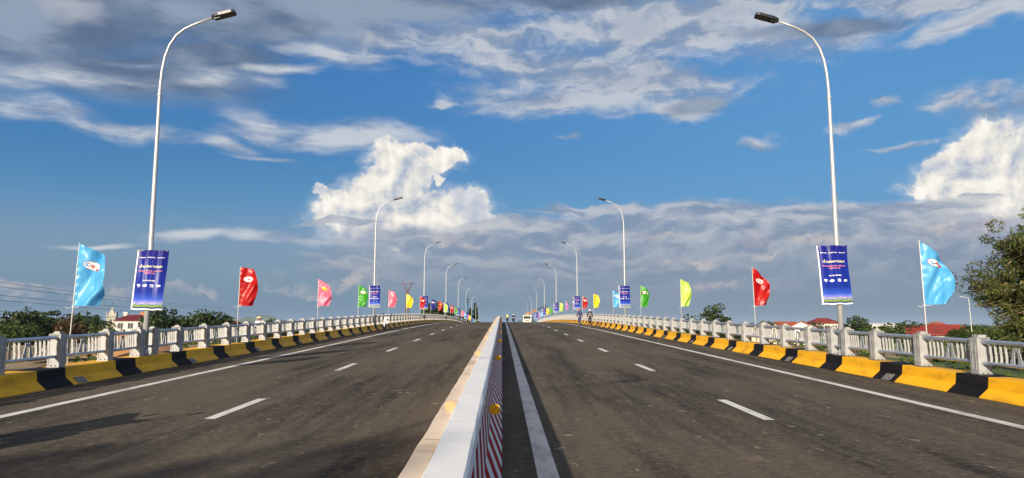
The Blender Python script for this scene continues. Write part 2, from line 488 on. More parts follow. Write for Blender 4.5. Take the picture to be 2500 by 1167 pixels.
def asphalt_fn(N, b, tc, o):
    P = tc.outputs['Object']
    x, y, z = N.sep(P)
    big = N.noise3(N.map(P, sc=(1, 0.28, 1)), 0.35, 4, 0.55)
    strk = N.noise3(N.map(P, rot=(0, 0, radians(-7)), sc=(2.4, 0.12, 1)), 1.0, 7, 0.62)
    strk2 = N.noise3(N.map(P, (5, 3, 1), (0, 0, radians(9)), sc=(4.0, 0.3, 1)), 1.0, 6, 0.6)
    fine = N.noise3(P, 95.0, 3, 0.7)
    fine2 = N.noise3(P, 28.0, 3, 0.6)
    grain = N.noise3(P, 11.0, 5, 0.75)
    c = N.mix(N.ss(strk, 0.36, 0.62), (0.027, 0.0255, 0.025), (0.088, 0.076, 0.062))
    c = N.mix(N.ss(strk2, 0.42, 0.70, 0, 0.75), c, (0.122, 0.103, 0.082))
    c = N.mix(N.ss(big, 0.42, 0.62, 0, 0.6), c, (0.145, 0.120, 0.090))
    c = N.mix(N.ss(grain, 0.45, 0.70, 0.0, 0.7), c, (0.20, 0.165, 0.122))
    c = N.mix(N.ss(grain, 0.44, 0.28, 0.0, 0.6), c, (0.016, 0.015, 0.015))
    trk = N.m('ABSOLUTE', N.m('SINE', N.mul(N.add(x, N.mul(N.sub(big, 0.5), 0.5)), 1.795)))
    c = N.mix(N.mul(N.ss(trk, 0.55, 1.0, 0.0, 0.30), N.ss(strk, 0.3, 0.6, 0.4, 1.0)), c, (0.150, 0.132, 0.108))
    # dried mud trodden in by the site traffic
    mud = N.mul(N.ss(N.noise3(N.map(P, sc=(1.2, 0.5, 1)), 1.6, 6, 0.66), 0.575, 0.68), N.ss(fine2, 0.42, 0.6))
    c = N.mix(N.mul(mud, 0.55), c, (0.30, 0.22, 0.14))
    spot = N.ss(N.noise3(N.map(P, (9, 2, 4), sc=(2.6, 1.1, 1)), 2.2, 4, 0.6), 0.665, 0.70)
    c = N.mix(N.mul(spot, 0.5), c, (0.42, 0.36, 0.27))
    # stones of the mix
    c = N.mix(N.ss(fine, 0.60, 0.72, 0, 0.55), c, (0.20, 0.17, 0.13))
    c = N.mix(N.ss(fine, 0.42, 0.30, 0, 0.5), c, (0.018, 0.018, 0.02))
    # a paler paving joint along the lane line
    wob = N.mul(N.sub(N.noise3(P, 0.4, 2, 0.5), 0.5), 0.05)
    j = N.m('ABSOLUTE', N.sub(N.add(x, wob), -4.44))
    j2 = N.m('ABSOLUTE', N.sub(N.add(x, wob), 4.0))
    jj = N.mx(N.ss(j, 0.022, 0.010), N.ss(j2, 0.022, 0.010, 0, 0.4))
    c = N.mix(N.mul(jj, N.ss(fine2, 0.35, 0.6, 0.2, 0.7)), c, (0.24, 0.20, 0.15))
    N.put(b.inputs['Base Color'], c)
    N.put(b.inputs['Roughness'], N.lin(strk, 0.3, 0.7, 0.78, 0.95))
    bump(N, b, N.add(fine, N.mul(fine2, 0.6)), 0.55, 0.008)

def paint_fn(base, grime, amt=0.35):
    def fn(N, b, tc, o):
        P = tc.outputs['Object']
        n = N.noise3(N.map(P, sc=(3, 1, 3)), 1.2, 6, 0.62)
        f = N.noise3(P, 60.0, 3, 0.7)
        c = N.mix(N.ss(n, 0.45, 0.75, 0, amt), base, grime)
        c = N.mix(N.ss(f, 0.62, 0.74, 0, amt), c, grime)
        N.put(b.inputs['Base Color'], c)
        bump(N, b, f, 0.4, 0.004)
    return fn

def steel_fn(c1, c2):
    def fn(N, b, tc, o):
        P = tc.outputs['Object']
        n = N.noise3(P, 9.0, 5, 0.6)
        N.put(b.inputs['Base Color'], N.mix(N.ss(n, 0.35, 0.65), c1, c2))
        N.put(b.inputs['Roughness'], N.lin(n, 0.3, 0.7, 0.32, 0.5))
    return fn

mat('asphalt', (0.06, 0.055, 0.05), 0.88, spec=0.05, fn=asphalt_fn)
mat('road_paint', (0.62, 0.59, 0.53), 0.7, fn=paint_fn((0.74, 0.72, 0.68), (0.16, 0.14, 0.12), 0.6))
mat('kerb_yellow', (0.8, 0.45, 0.02), 0.6, spec=0.3, fn=paint_fn((0.92, 0.475, 0.006), (0.48, 0.22, 0.015), 0.7))
mat('kerb_black', (0.008, 0.008, 0.009), 0.7, spec=0.2, fn=paint_fn((0.007, 0.007, 0.008), (0.035, 0.031, 0.028), 0.5))
mat('concrete', (0.34, 0.32, 0.29), 0.85, fn=worn((0.36, 0.34, 0.30), (0.24, 0.22, 0.20), 2.5))
mat('drain_grey', (0.2, 0.2, 0.2), 0.8, fn=worn((0.32, 0.30, 0.27), (0.10, 0.10, 0.10), 30.0, (0.4, 0.6)))
def cap_fn(c1, c2, per, dark):
    base = worn(c1, c2, 2.4, (0.45, 0.8), (0.45, 0.7), 0.25)
    def fn(N, b, tc, o):
        P = tc.outputs['Object']
        x, y, z = N.sep(P)
        n = N.noise3(P, 2.4, 6, 0.6); f = N.noise3(P, 26.0, 4, 0.65)
        c = N.mix(N.ss(n, 0.42, 0.78), c1, c2)
        c = N.mix(N.ss(f, 0.60, 0.75, 0, 0.35), c, dark)
        ph = N.m('ABSOLUTE', N.sub(N.m('FRACT', N.mul(N.add(y, N.mul(N.sub(f, 0.5), 0.03)), 1 / per)), 0.5))
        c = N.mix(N.ss(ph, 0.006 * 3 / per, 0.002, 0, 0.55), c, dark)
        N.put(b.inputs['Base Color'], c)
        bump(N, b, N.add(n, N.mul(f, 0.5)), 0.35, 0.01)
    return fn
mat('cap_bare', (0.55, 0.44, 0.34), 0.8, fn=cap_fn((0.80, 0.66, 0.52), (0.56, 0.42, 0.31), 1.5, (0.16, 0.11, 0.08)))
mat('cap_white', (0.8, 0.79, 0.76), 0.5, fn=cap_fn((0.90, 0.90, 0.89), (0.82, 0.81, 0.79), 2.25, (0.50, 0.48, 0.45)))

def stripe_fn(N, b, tc, o):
    uv = N.new('ShaderNodeUVMap')
    u, v, _ = N.sep(uv.outputs[0])
    wob = N.mul(N.sub(N.noise3(tc.outputs['Object'], 1.5, 2, 0.5), 0.5), 0.06)
    ph = N.m('FRACT', N.mul(N.add(N.sub(u, N.mul(v, 2.1)), wob), 1 / 0.78))
    f = N.mul(N.ss(ph, 0.02, 0.05), N.ss(ph, 0.57, 0.54))
    n = N.noise3(tc.outputs['Object'], 5.0, 5, 0.6)
    red = N.mix(N.ss(n, 0.4, 0.7), (0.36, 0.000, 0.006), (0.28, 0.000, 0.005))
    wht = N.mix(N.ss(n, 0.4, 0.8), (0.78, 0.76, 0.74), (0.62, 0.60, 0.58))
    N.put(b.inputs['Base Color'], N.mix(f, wht, red))
mat('striped_paint', (0.7, 0.7, 0.7), 0.7, spec=0.1, fn=stripe_fn)
mat('reflector_yellow', (0.9, 0.45, 0.0), 0.35)
mat('reflector_pale', (0.52, 0.29, 0.13), 0.6)
mat('galvanised', (0.55, 0.57, 0.6), 0.4, 0.35, fn=steel_fn((0.50, 0.50, 0.50), (0.46, 0.47, 0.48)))
mat('rail_steel', (0.55, 0.57, 0.6), 0.38, 0.7, fn=steel_fn((0.56, 0.60, 0.66), (0.42, 0.47, 0.53)))
mat('post_paint', (0.5, 0.5, 0.5), 0.5, fn=worn((0.36, 0.36, 0.355), (0.25, 0.25, 0.25), 5.0, (0.40, 0.75), (0.4, 0.6), 0.1))
mat('arch_grey', (0.30, 0.32, 0.34), 0.5)
mat('lamp_black', (0.02, 0.021, 0.024), 0.4)
mat('lamp_lens', (0.05, 0.047, 0.042), 0.3)
mat('bolt', (0.25, 0.25, 0.26), 0.4, 0.8)
mat('white_flat', (0.8, 0.8, 0.8), 0.6)
mat('red_flat', (0.60, 0.02, 0.02), 0.6)
mat('ink_grey', (0.25, 0.2, 0.2), 0.6)

# ------------------------------------------------------------------ the road's long profile: a rise, a crest, a fall
def rz(y):
    if y < 51: return 0.0245 * y
    if y < 310: return 0.0245 * y - (y - 51) ** 2 / 7360.0
    z0 = 0.0245 * 310 - 259 ** 2 / 7360.0
    return z0 - 0.0459 * (y - 310)

YS = [-60 + 3 * k for k in range(0, 141)]      # -60 .. 360

def sweep(mb, prof, ys, mats=None, uvseg=None, x0=0.0, jit=0.0):
    """prof = (x, z above the road) points from one side to the other"""
    acc = [0.0]
    for a, b in zip(prof, prof[1:]): acc.append(acc[-1] + sqrt((a[0] - b[0]) ** 2 + (a[1] - b[1]) ** 2))
    def J(i, y, pt):
        if not jit: return pt
        n = noise.noise_vector(Vector((i * 7.3, y * 1.9, 0.5))) * jit
        return (pt[0] + n.x, pt[1] + n.y * 0.8)
    for ya, yb in zip(ys, ys[1:]):
        za, zb = rz(ya), rz(yb)
        for i, (p0, q0) in enumerate(zip(prof, prof[1:])):
            pa, qa, pb, qb = J(i, ya, p0), J(i + 1, ya, q0), J(i, yb, p0), J(i + 1, yb, q0)
            m = 0 if mats is None else (mats(i, ya, yb) if callable(mats) else mats[i])
            mb.face([(pa[0] + x0, ya, pa[1] + za), (qa[0] + x0, ya, qa[1] + za), (qb[0] + x0, yb, qb[1] + zb), (pb[0] + x0, yb, pb[1] + zb)], m,
                    uv=[(ya, acc[i]), (ya, acc[i + 1]), (yb, acc[i + 1]), (yb, acc[i])] if uvseg else None)

KR, KL = 8.97, -9.36                 # foot of the kerbs
# carriageways
for x0, x1 in ((-9.6, -0.42), (-0.415, 9.2)):
    mb = MB(); n = 6
    for ya, yb in zip(YS, YS[1:]):
        for k in range(n):
            a = x0 + (x1 - x0) * k / n; b = x0 + (x1 - x0) * (k + 1) / n
            mb.face([(a, ya, rz(ya)), (b, ya, rz(ya)), (b, yb, rz(yb)), (a, yb, rz(yb))])
    tag(mb.build('road', MT['asphalt']), kind='structure')
# deck slab with girders below
mb = MB()
sweep(mb, [(KL - 0.78, -0.02), (KL - 0.78, -0.5), (KL + 1.2, -0.6), (KL + 1.2, -2.0), (KL + 2.2, -2.0), (KL + 2.2, -0.7), (KR - 2.2, -0.7), (KR - 2.2, -2.0), (KR - 1.2, -2.0), (KR - 1.2, -0.6), (KR + 0.78, -0.5), (KR + 0.78, -0.02), (0, -0.03), (KL - 0.78, -0.02)], YS[::2])
tag(mb.build('bridge_deck', MT['concrete']), kind='structure')

# painted markings, 4 mm over the asphalt
def strip_mesh(name, parts):
    mb = MB()
    for x0, x1, y0, y1 in parts:
        n = max(1, int((y1 - y0) / 3))
        ys = [y0 + (y1 - y0) * k / n for k in range(n + 1)]
        for ya, yb in zip(ys, ys[1:]):
            mb.face([(x0, ya, rz(ya) + .006), (x1, ya, rz(ya) + .006), (x1, yb, rz(yb) + .006), (x0, yb, rz(yb) + .006)])
    return tag(mb.build(name, MT['road_paint']), kind='structure')
strip_mesh('edge_line', [(7.28, 7.48, -55, 355)])
strip_mesh('edge_line', [(-7.86, -7.66, -55, 355)])
strip_mesh('edge_line', [(0.36, 0.575, -55, 355)])
strip_mesh('lane_line', [(3.95, 4.12, 11.3 + 8.6 * k, 13.75 + 8.6 * k) for k in range(-6, 38)])
strip_mesh('lane_line', [(-4.53, -4.36, 11.5 + 8.7 * k, 14.0 + 8.7 * k) for k in range(-6, 38)])

# ------------------------------------------------------------------ kerb walls, yellow and black
def kerb(side, foot, phase, period, label, drains, dz):
    s = 1 if side == 'R' else -1
    root = empty('kerb_wall', (0, 0, 0), 0, label, 'kerb')
    ys = []; cols = []
    y = phase - period * int((phase + 58) / period)
    while y < 350:
        for a, b, c in ((y, y + 1.0, 1), (y + 1.0, y + period, 0)):
            n = 1 if c else 2
            for k in range(n): ys.append(a + (b - a) * k / n); cols.append(c)
        y += period
    ys.append(y); cols.append(0)
    mb = MB()
    prof = [(foot, -0.05), (foot, 0.015), (foot + s * 0.185, 0.175), (foot + s * 0.205, 0.375), (foot + s * 0.215, 0.385), (foot + s * 0.75, 0.39), (foot + s * 0.75, -0.3)]
    lut = {round(a, 4): c for a, c in zip(ys, cols)}
    sweep(mb, prof, ys, mats=lambda i, ya, yb: 2 if i == 5 else lut[round(ya, 4)])
    mb.build('kerb_body', [MT['kerb_yellow'], MT['kerb_black'], MT['concrete']], root)
    for yd in drains:
        d = MB()
        p0 = Vector((foot - s * 0.004, yd, rz(yd) + 0.012)); p1 = Vector((foot + s * 0.140, yd, rz(yd) + 0.145))
        nrm = Vector((-s * 0.160, 0, 0.185)).normalized() * 0.006
        for k in range(6):
            a = yd - 0.21 + k * 0.07
            for f0, f1, off in ((0.0, 1.0, 1.0),):
                q0 = p0.lerp(p1, f0); q1 = p0.lerp(p1, f1)
                wv = 0.026 if k % 2 else 0.034
                d.face([(q0.x + nrm.x, a, q0.z + nrm.z), (q0.x + nrm.x, a + wv * 2, q0.z + nrm.z), (q1.x + nrm.x, a + wv * 2, q1.z + nrm.z), (q1.x + nrm.x, a, q1.z + nrm.z)])
        d.build('drain_outlet', MT['drain_grey'], root)
    return root
kerb('R', KR, 14.0, 3.0, 'sunlit yellow and black painted concrete kerb along the right side of the bridge', [14.2 + 6 * k + 0.3 + 2.9 for k in range(0, 14)], 0)
kerb('L', KL, 15.5, 3.1, 'shaded yellow and black painted concrete kerb along the left side of the bridge', [16.9 + 6 * k for k in range(0, 14)], 0)

# ------------------------------------------------------------------ twin barriers in the median
def disc(mb, c, r, m=0, n=20, t=0.012):
    mb.lathe((c[0], c[1] + t / 2, c[2]), [(r * .96, 0), (r, t * .3), (r, t * .7), (r * .94, t)], n, m, 'Y')

bar_r = empty('median_barrier', (0, 0, 0), 0, 'white capped concrete median barrier with red and white diagonal stripes on its right face', 'barrier')
mb = MB()
ysb = [-60 + 1.5 * k for k in range(0, 281)]
ysj = [-60 + 3 * k for k in range(0, 21)] + [2 + .3 * k for k in range(1, 150)] + [47 + 1.5 * k for k in range(1, 208)]
sweep(mb, [(-0.20, 0.745), (-0.14, 0.32), (0.0, 0.08), (0.0, -0.02)][::-1], ysb, uvseg=True)
o = mb.build('striped_face', MT['striped_paint'], bar_r)
mb = MB()
sweep(mb, [(-0.20, 0.745), (-0.172, 0.75), (-0.178, 0.835), (-0.195, 0.85), (-0.392, 0.85), (-0.402, 0.84), (-0.402, -0.02)], ysj, jit=0.008)
mb.build('barrier_cap', MT['cap_white'], bar_r)
bar_l = empty('median_barrier', (0, 0, 0), 0, 'bare tan concrete median barrier standing just left of the white capped one', 'barrier')
mb = MB()
sweep(mb, [(-0.425, -0.02), (-0.425, 0.77), (-0.432, 0.78), (-0.552, 0.78), (-0.56, 0.77), (-0.62, 0.32), (-0.86, 0.08), (-0.86, -0.02)], ysj, jit=0.012)
mb.build('barrier_body', MT['cap_bare'], bar_l)
for k in range(0, 24):
    yd = 7.5 * k
    if yd < 1: continue
    z = rz(yd)
    mb = MB(); disc(mb, (-0.072, yd, z + 0.68), 0.054)
    r = mb.build('reflector', MT['reflector_yellow'], bar_r)
    mb = MB(); mb.box((-0.135, yd + 0.012, z + 0.68), (0.11, 0.006, 0.075))
    mb.build('bracket', MT['galvanised'], r)
    mb = MB(); disc(mb, (-0.452, yd - 0.9, z + 0.805), 0.050)
    r = mb.build('reflector', MT['reflector_pale'], bar_l)
# ------------------------------------------------------------------ railings
def post_meshes():
    p = MB()
    p.box((0, 0, 0.345), (0.21, 0.226, 0.69), 0)
    p.box((-0.118, 0, 0.36), (0.026, 0.25, 0.72), 0, bev=0.002)
    p.box((0.118, 0, 0.36), (0.026, 0.25, 0.72), 0, bev=0.004)
    p.box((0, 0, 0.715), (0.205, 0.246, 0.02), 0)
    p.box((0, 0, 0.010), (0.27, 0.28, 0.020), 1)
    # raised bead on the road-side flange
    p.box((-0.1345, -0.055, 0.36), (0.008, 0.02, 0.52), 0)
    p.box((-0.1345, 0.055, 0.36), (0.008, 0.02, 0.52), 0)
    p.box((-0.1345, 0, 0.11), (0.008, 0.09, 0.02), 0)
    for sx in (-1, 1):
        for sy in (-1, 1): p.tube([(0.05 * sx, 0.125 * sy, 0.02), (0.05 * sx, 0.125 * sy, 0.05)], 0.012, 6, 1)
    o = p.build('post', [MT['post_paint'], MT['bolt']])
    c = MB()
    c.box((0, 0, 0.7365), (0.15, 0.15, 0.021), 0); c.box((0, 0, 0.762), (0.11, 0.11, 0.028), 0)
    q = c.build('post_cap', MT['post_paint'])
    me1, me2 = o.data, q.data
    bpy.data.objects.remove(o); bpy.data.objects.remove(q)
    return me1, me2
POST, CAP = post_meshes()

def panel_meshes():
    b = MB()
    z0, z1 = 0.655, 0.995          # between the two tubes, above the road
    for s in (-1, 1):
        for k in range(4):
            y = s * (0.27 + 0.145 * k)
            pts = []
            for j in range(7):
                t = j / 6
                off = 0.007 * sin(t * 2 * pi)
                pts.append((off, z0 + (z1 - z0) * t))
            for (oa, za), (ob, zb) in zip(pts, pts[1:]):
                x0, x1 = -0.024, 0.024
                b.idx([(x0 + oa, y - .006, za), (x1 + oa, y - .006, za), (x1 + oa, y + .006, za), (x0 + oa, y + .006, za),
                       (x0 + ob, y - .006, zb), (x1 + ob, y - .006, zb), (x1 + ob, y + .006, zb), (x0 + ob, y + .006, zb)],
                      [(0, 1, 5, 4), (1, 2, 6, 5), (2, 3, 7, 6), (3, 0, 4, 7)])
    b.box((0, 0, z0 - 0.003), (0.05, 1.46, 0.006)); b.box((0, 0, z1 + 0.003), (0.05, 1.46, 0.006))
    o = b.build('baluster_panel', MT['post_paint'])
    a = MB()
    # gate emblem: a tall arch with side towers and a battlement
    def plate(y0, y1, za, zb): a.box((0, (y0 + y1) / 2, (za + zb) / 2), (0.018, y1 - y0, zb - za))
    plate(-0.085, -0.050, z0, 0.90); plate(0.050, 0.085, z0, 0.90)
    n = 8
    for k in range(n):
        a0 = pi * k / n; a1 = pi * (k + 1) / n
        y0, y1 = -0.05 * cos(a0), -0.05 * cos(a1)
        h0, h1 = 0.84 + 0.055 * sin(a0), 0.84 + 0.055 * sin(a1)
        a.prism([(y0, h0), (y1, h1), (y1, 0.935), (y0, 0.935)], -0.009, 0.009, 'X')
    plate(-0.085, -0.0502, 0.9005, 0.935); plate(0.0502, 0.085, 0.9005, 0.935)
    for y in (-0.065, 0, 0.065): plate(y - 0.02, y + 0.02, 0.9355, 0.965)
    for s in (-1, 1):
        plate(min(s * 0.088, s * 0.125), max(s * 0.088, s * 0.125), z0, 0.80)
        plate(min(s * 0.088, s * 0.112), max(s * 0.088, s * 0.112), 0.8005, 0.86)
        plate(min(s * 0.128, s * 0.16), max(s * 0.128, s * 0.16), z0, 0.74)
    plate(-0.17, 0.17, z0 - 0.012, z0 - 0.0005)
    q = a.build('arch_emblem', MT['arch_grey'])
    m1, m2 = o.data, q.data
    bpy.data.objects.remove(o); bpy.data.objects.remove(q)
    return m1, m2
PANEL, ARCH = panel_meshes()

LAMP_Y = [20.5 + 36.0 * k for k in range(0, 9)]
XRR, XRL = KR + 0.43, KL - 0.43        # railing lines
def railing(side, x, label):
    root = empty('bridge_railing', (x, 0, 0), 0, label, 'railing')
    s = 1 if side == 'R' else -1
    st = []
    y = 20.5 - 12.0
    while y < 196:
        near = min(LAMP_Y, key=lambda q: abs(q - y))
        if abs(near - y) < 0.3: st += [y - 0.42, y + 0.42]
        else: st.append(y)
        y += 2.0
    st = st[:98]
    for y in st:
        o = link_mesh('post', POST, root, (0, y, rz(y) + 0.388), (0, 0, 0 if s > 0 else pi))
        link_mesh('post_cap', CAP, o)
    for ya, yb in zip(st, st[1:]):
        L = yb - ya
        if L < 1.2: continue
        ym = (ya + yb) / 2
        sl = math.atan((rz(yb) - rz(ya)) / L)
        k = L / 2.0
        o = link_mesh('baluster_panel', PANEL, root, (0, ym, rz(ym)), (sl, 0, 0), (1, k, 1))
        link_mesh('arch_emblem', ARCH, o)
    for h in (1.035, 0.625):
        mb = MB()
        ys = [st[0] - 0.3] + st + [st[-1] + 0.3]
        mb.tube([(-0.03 * s, y, rz(y) + h) for y in ys], 0.041 if h > 1 else 0.036, 10)
        mb.build('tube_rail', MT['rail_steel'], root)
    return root
railing('R', XRR - 0.02, 'silver grey steel railing with gate emblems standing on the right kerb')
railing('L', XRL + 0.02, 'silver grey steel railing with gate emblems standing on the left kerb')

# ------------------------------------------------------------------ street lamps (arm reaches to +X in the model)
def lamp_model():
    root = empty('street_lamp')
    m = MB()
    pts = [(0, 0, 0.0), (0, 0, 2.5), (0, 0, 5.0), (0, 0, 7.3), (0.005, 0, 7.6), (0.03, 0, 8.05), (0.09, 0, 8.45), (0.20, 0, 8.8), (0.38, 0, 9.1), (0.62, 0, 9.3), (0.92, 0, 9.45), (1.40, 0, 9.63)]
    rad = [0.078, 0.071, 0.061, 0.049, 0.043, 0.040, 0.038, 0.036, 0.034, 0.032, 0.030, 0.028]
    m.tube(pts, rad, 14)
    m.build('pole', MT['galvanised'], root)
    m = MB(); m.lathe((0, 0, 7.28), [(0.054, 0), (0.060, 0.02), (0.060, 0.09), (0.048, 0.11)], 14); m.build('collar', MT['galvanised'], root)
    m = MB(); m.box((0, 0, 0.012), (0.34, 0.34, 0.024)); m.lathe((0, 0, 0.024), [(0.11, 0), (0.09, 0.12)], 12)
    for sx in (-1, 1):
        for sy in (-1, 1): m.tube([(0.13 * sx, 0.13 * sy, 0.02), (0.13 * sx, 0.13 * sy, 0.07)], 0.014, 6)
    m.build('base_plate', MT['galvanised'], root)
    # head: slim luminaire tilted up at its end
    R = Matrix.Rotation(radians(-15), 3, 'Y')
    def T(p): return R @ Vector(p) + Vector((1.38, 0, 9.625))
    m = MB()
    out = [(0.0, 0.05), (0.10, 0.13), (0.22, 0.155), (0.60, 0.155), (0.66, 0.14), (0.68, 0.10)]
    top = [(x, -w, 0.045) for x, w in out] + [(x, w, 0.045) for x, w in out[::-1]]
    bot = [(x, -w, -0.035) for x, w in out] + [(x, w, -0.035) for x, w in out[::-1]]
    rid = [(x * 0.96 + 0.01, y * 0.7, 0.07) for x, y, _ in top]
    n = len(top)
    m.idx([T(p) for p in bot + top + rid], [tuple(range(n))[::-1], tuple(range(2 * n, 3 * n))] + [(k, (k + 1) % n, n + (k + 1) % n, n + k) for k in range(n)] + [(n + k, n + (k + 1) % n, 2 * n + (k + 1) % n, 2 * n + k) for k in range(n)])
    for k in range(5):
        c = T((0.14 + 0.035 * k, 0, 0.075)); m.box(c, (0.012, 0.17, 0.03), 0, R)
    c = T((0.16, 0, -0.055)); m.box(c, (0.18, 0.16, 0.04), 0, R)
    h = m.build('lamp_head', MT['lamp_black'], root)
    m = MB()
    for k in range(4):
        c = T((0.31 + 0.085 * k, 0, -0.038)); m.box(c, (0.05, 0.24, 0.012), 0, R)
    m.build('lens', MT['lamp_lens'], h)
    return root
lamp0 = lamp_model()
ORD = ['nearest', 'second', 'third', 'fourth', 'fifth', 'sixth', 'seventh', 'eighth', 'ninth and farthest']
first = True
for side, x, rot in (('left', -9.76, 0.0), ('right', 9.41, pi)):
    for k, y in enumerate(LAMP_Y):
        L = lamp0 if first else copy_tree(lamp0)
        first = False
        L.location = (x, y, rz(y) + 0.39); L.rotation_euler = (0, 0, rot)
        ex = ', a blue banner hung on its pole' if k < 6 else ''
        tag(L, '%s curved steel street lamp along the %s railing%s' % (ORD[k], side, ex), 'street lamp', 'curved street lamps along both sides of the bridge')
Lb = copy_tree(lamp0)
Lb.location = (-9.76, -11.5, rz(-11.5) + 0.39)
Lb.rotation_euler = (0, 0, 0)
tag(Lb, 'curved steel street lamp behind the viewpoint whose thin pole shadow crosses the left lanes', 'street lamp', 'curved street lamps along both sides of the bridge')

# ------------------------------------------------------------------ banners
def text_mesh(body, size, bold=0.0, align='CENTER', sx=1.0):
    cu = bpy.data.curves.new('lettering', 'FONT')
    cu.body = body; cu.size = size; cu.align_x = align; cu.align_y = 'CENTER'
    cu.resolution_u = 2; cu.offset = bold
    o = bpy.data.objects.new('lettering', cu)
    COL.objects.link(o)
    dg = bpy.context.evaluated_depsgraph_get()
    me = bpy.data.meshes.new_from_object(o.evaluated_get(dg))
    vs = [(v.co.x * sx, v.co.y) for v in me.vertices]
    fs = [tuple(p.vertices) for p in me.polygons]
    bpy.data.objects.remove(o); bpy.data.curves.remove(cu); bpy.data.meshes.remove(me)
    return vs, fs

def banner_fn(N, b, tc, o):
    uv = N.new('ShaderNodeUVMap')
    u, v, _ = N.sep(uv.outputs[0])
    n = N.noise(N.xyz(N.mul(u, 5.0), N.mul(v, 6.0), 0.0), 1.0, 5, 0.6)
    w = N.add(v, N.mul(N.sub(n, 0.5), 0.02))
    c = N.ramp(w, [(0.0, (0.75, 0.75, 0.80)), (0.022, (0.75, 0.75, 0.80)), (0.024, (0.01, 0.03, 0.15)), (0.045, (0.01, 0.03, 0.16)), (0.05, (0.12, 0.26, 0.02)),
                   (0.072, (0.26, 0.30, 0.03)), (0.085, (0.12, 0.22, 0.34)), (0.11, (0.45, 0.36, 0.56)), (0.13, (0.18, 0.20, 0.66)), (0.18, (0.03, 0.08, 0.48)), (0.30, (0.005, 0.022, 0.26)), (0.8, (0.006, 0.014, 0.22)), (1.0, (0.010, 0.010, 0.17))])
    hill = N.mul(N.ss(N.noise(N.xyz(N.mul(u, 14.0), N.mul(v, 30.0), 0.0), 1.0, 4, 0.7), 0.52, 0.6), N.mul(N.ss(v, 0.06, 0.075), N.ss(v, 0.13, 0.115)))
    c = N.mix(N.mul(hill, 0.8), c, (0.03, 0.14, 0.16))
    N.put(b.inputs['Base Color'], c)
mat('banner_print', (0.02, 0.03, 0.25), 0.22, fn=banner_fn)
mat('banner_edge', (0.72, 0.72, 0.74), 0.5)
mat('letter_yellow', (0.85, 0.78, 0.40), 0.5)
mat('letter_white', (0.82, 0.82, 0.84), 0.5)
mat('letter_red', (0.80, 0.22, 0.26), 0.5)
LINES = [(-0.26, 1.435, 0.028, 'BỘ XÂY DỰNG', 1), (0.0, 1.435, 0.028, 'BỘ QUỐC PHÒNG', 1), (0.26, 1.435, 0.028, 'TỈNH PHÚ THỌ', 1),
         (0.0, 1.185, 0.078, 'LỄ KHÁNH THÀNH', 2), (0.0, 1.065, 0.042, 'CẦU PHONG CHÂU QL.32C - QUỐC LỘ 32C', 3), (0.0, 1.00, 0.044, 'TỈNH PHÚ THỌ', 3),
         (0.0, 0.80, 0.044, 'Phú Thọ, 28/9/2025', 1)]
TXT = [(x, y, text_mesh(t, h, 0.0016 if h < 0.09 else 0.003, sx=0.80 if 'CẦU' in t else 0.95), m) for x, y, h, t, m in LINES]
BW, BH = 0.86, 1.64
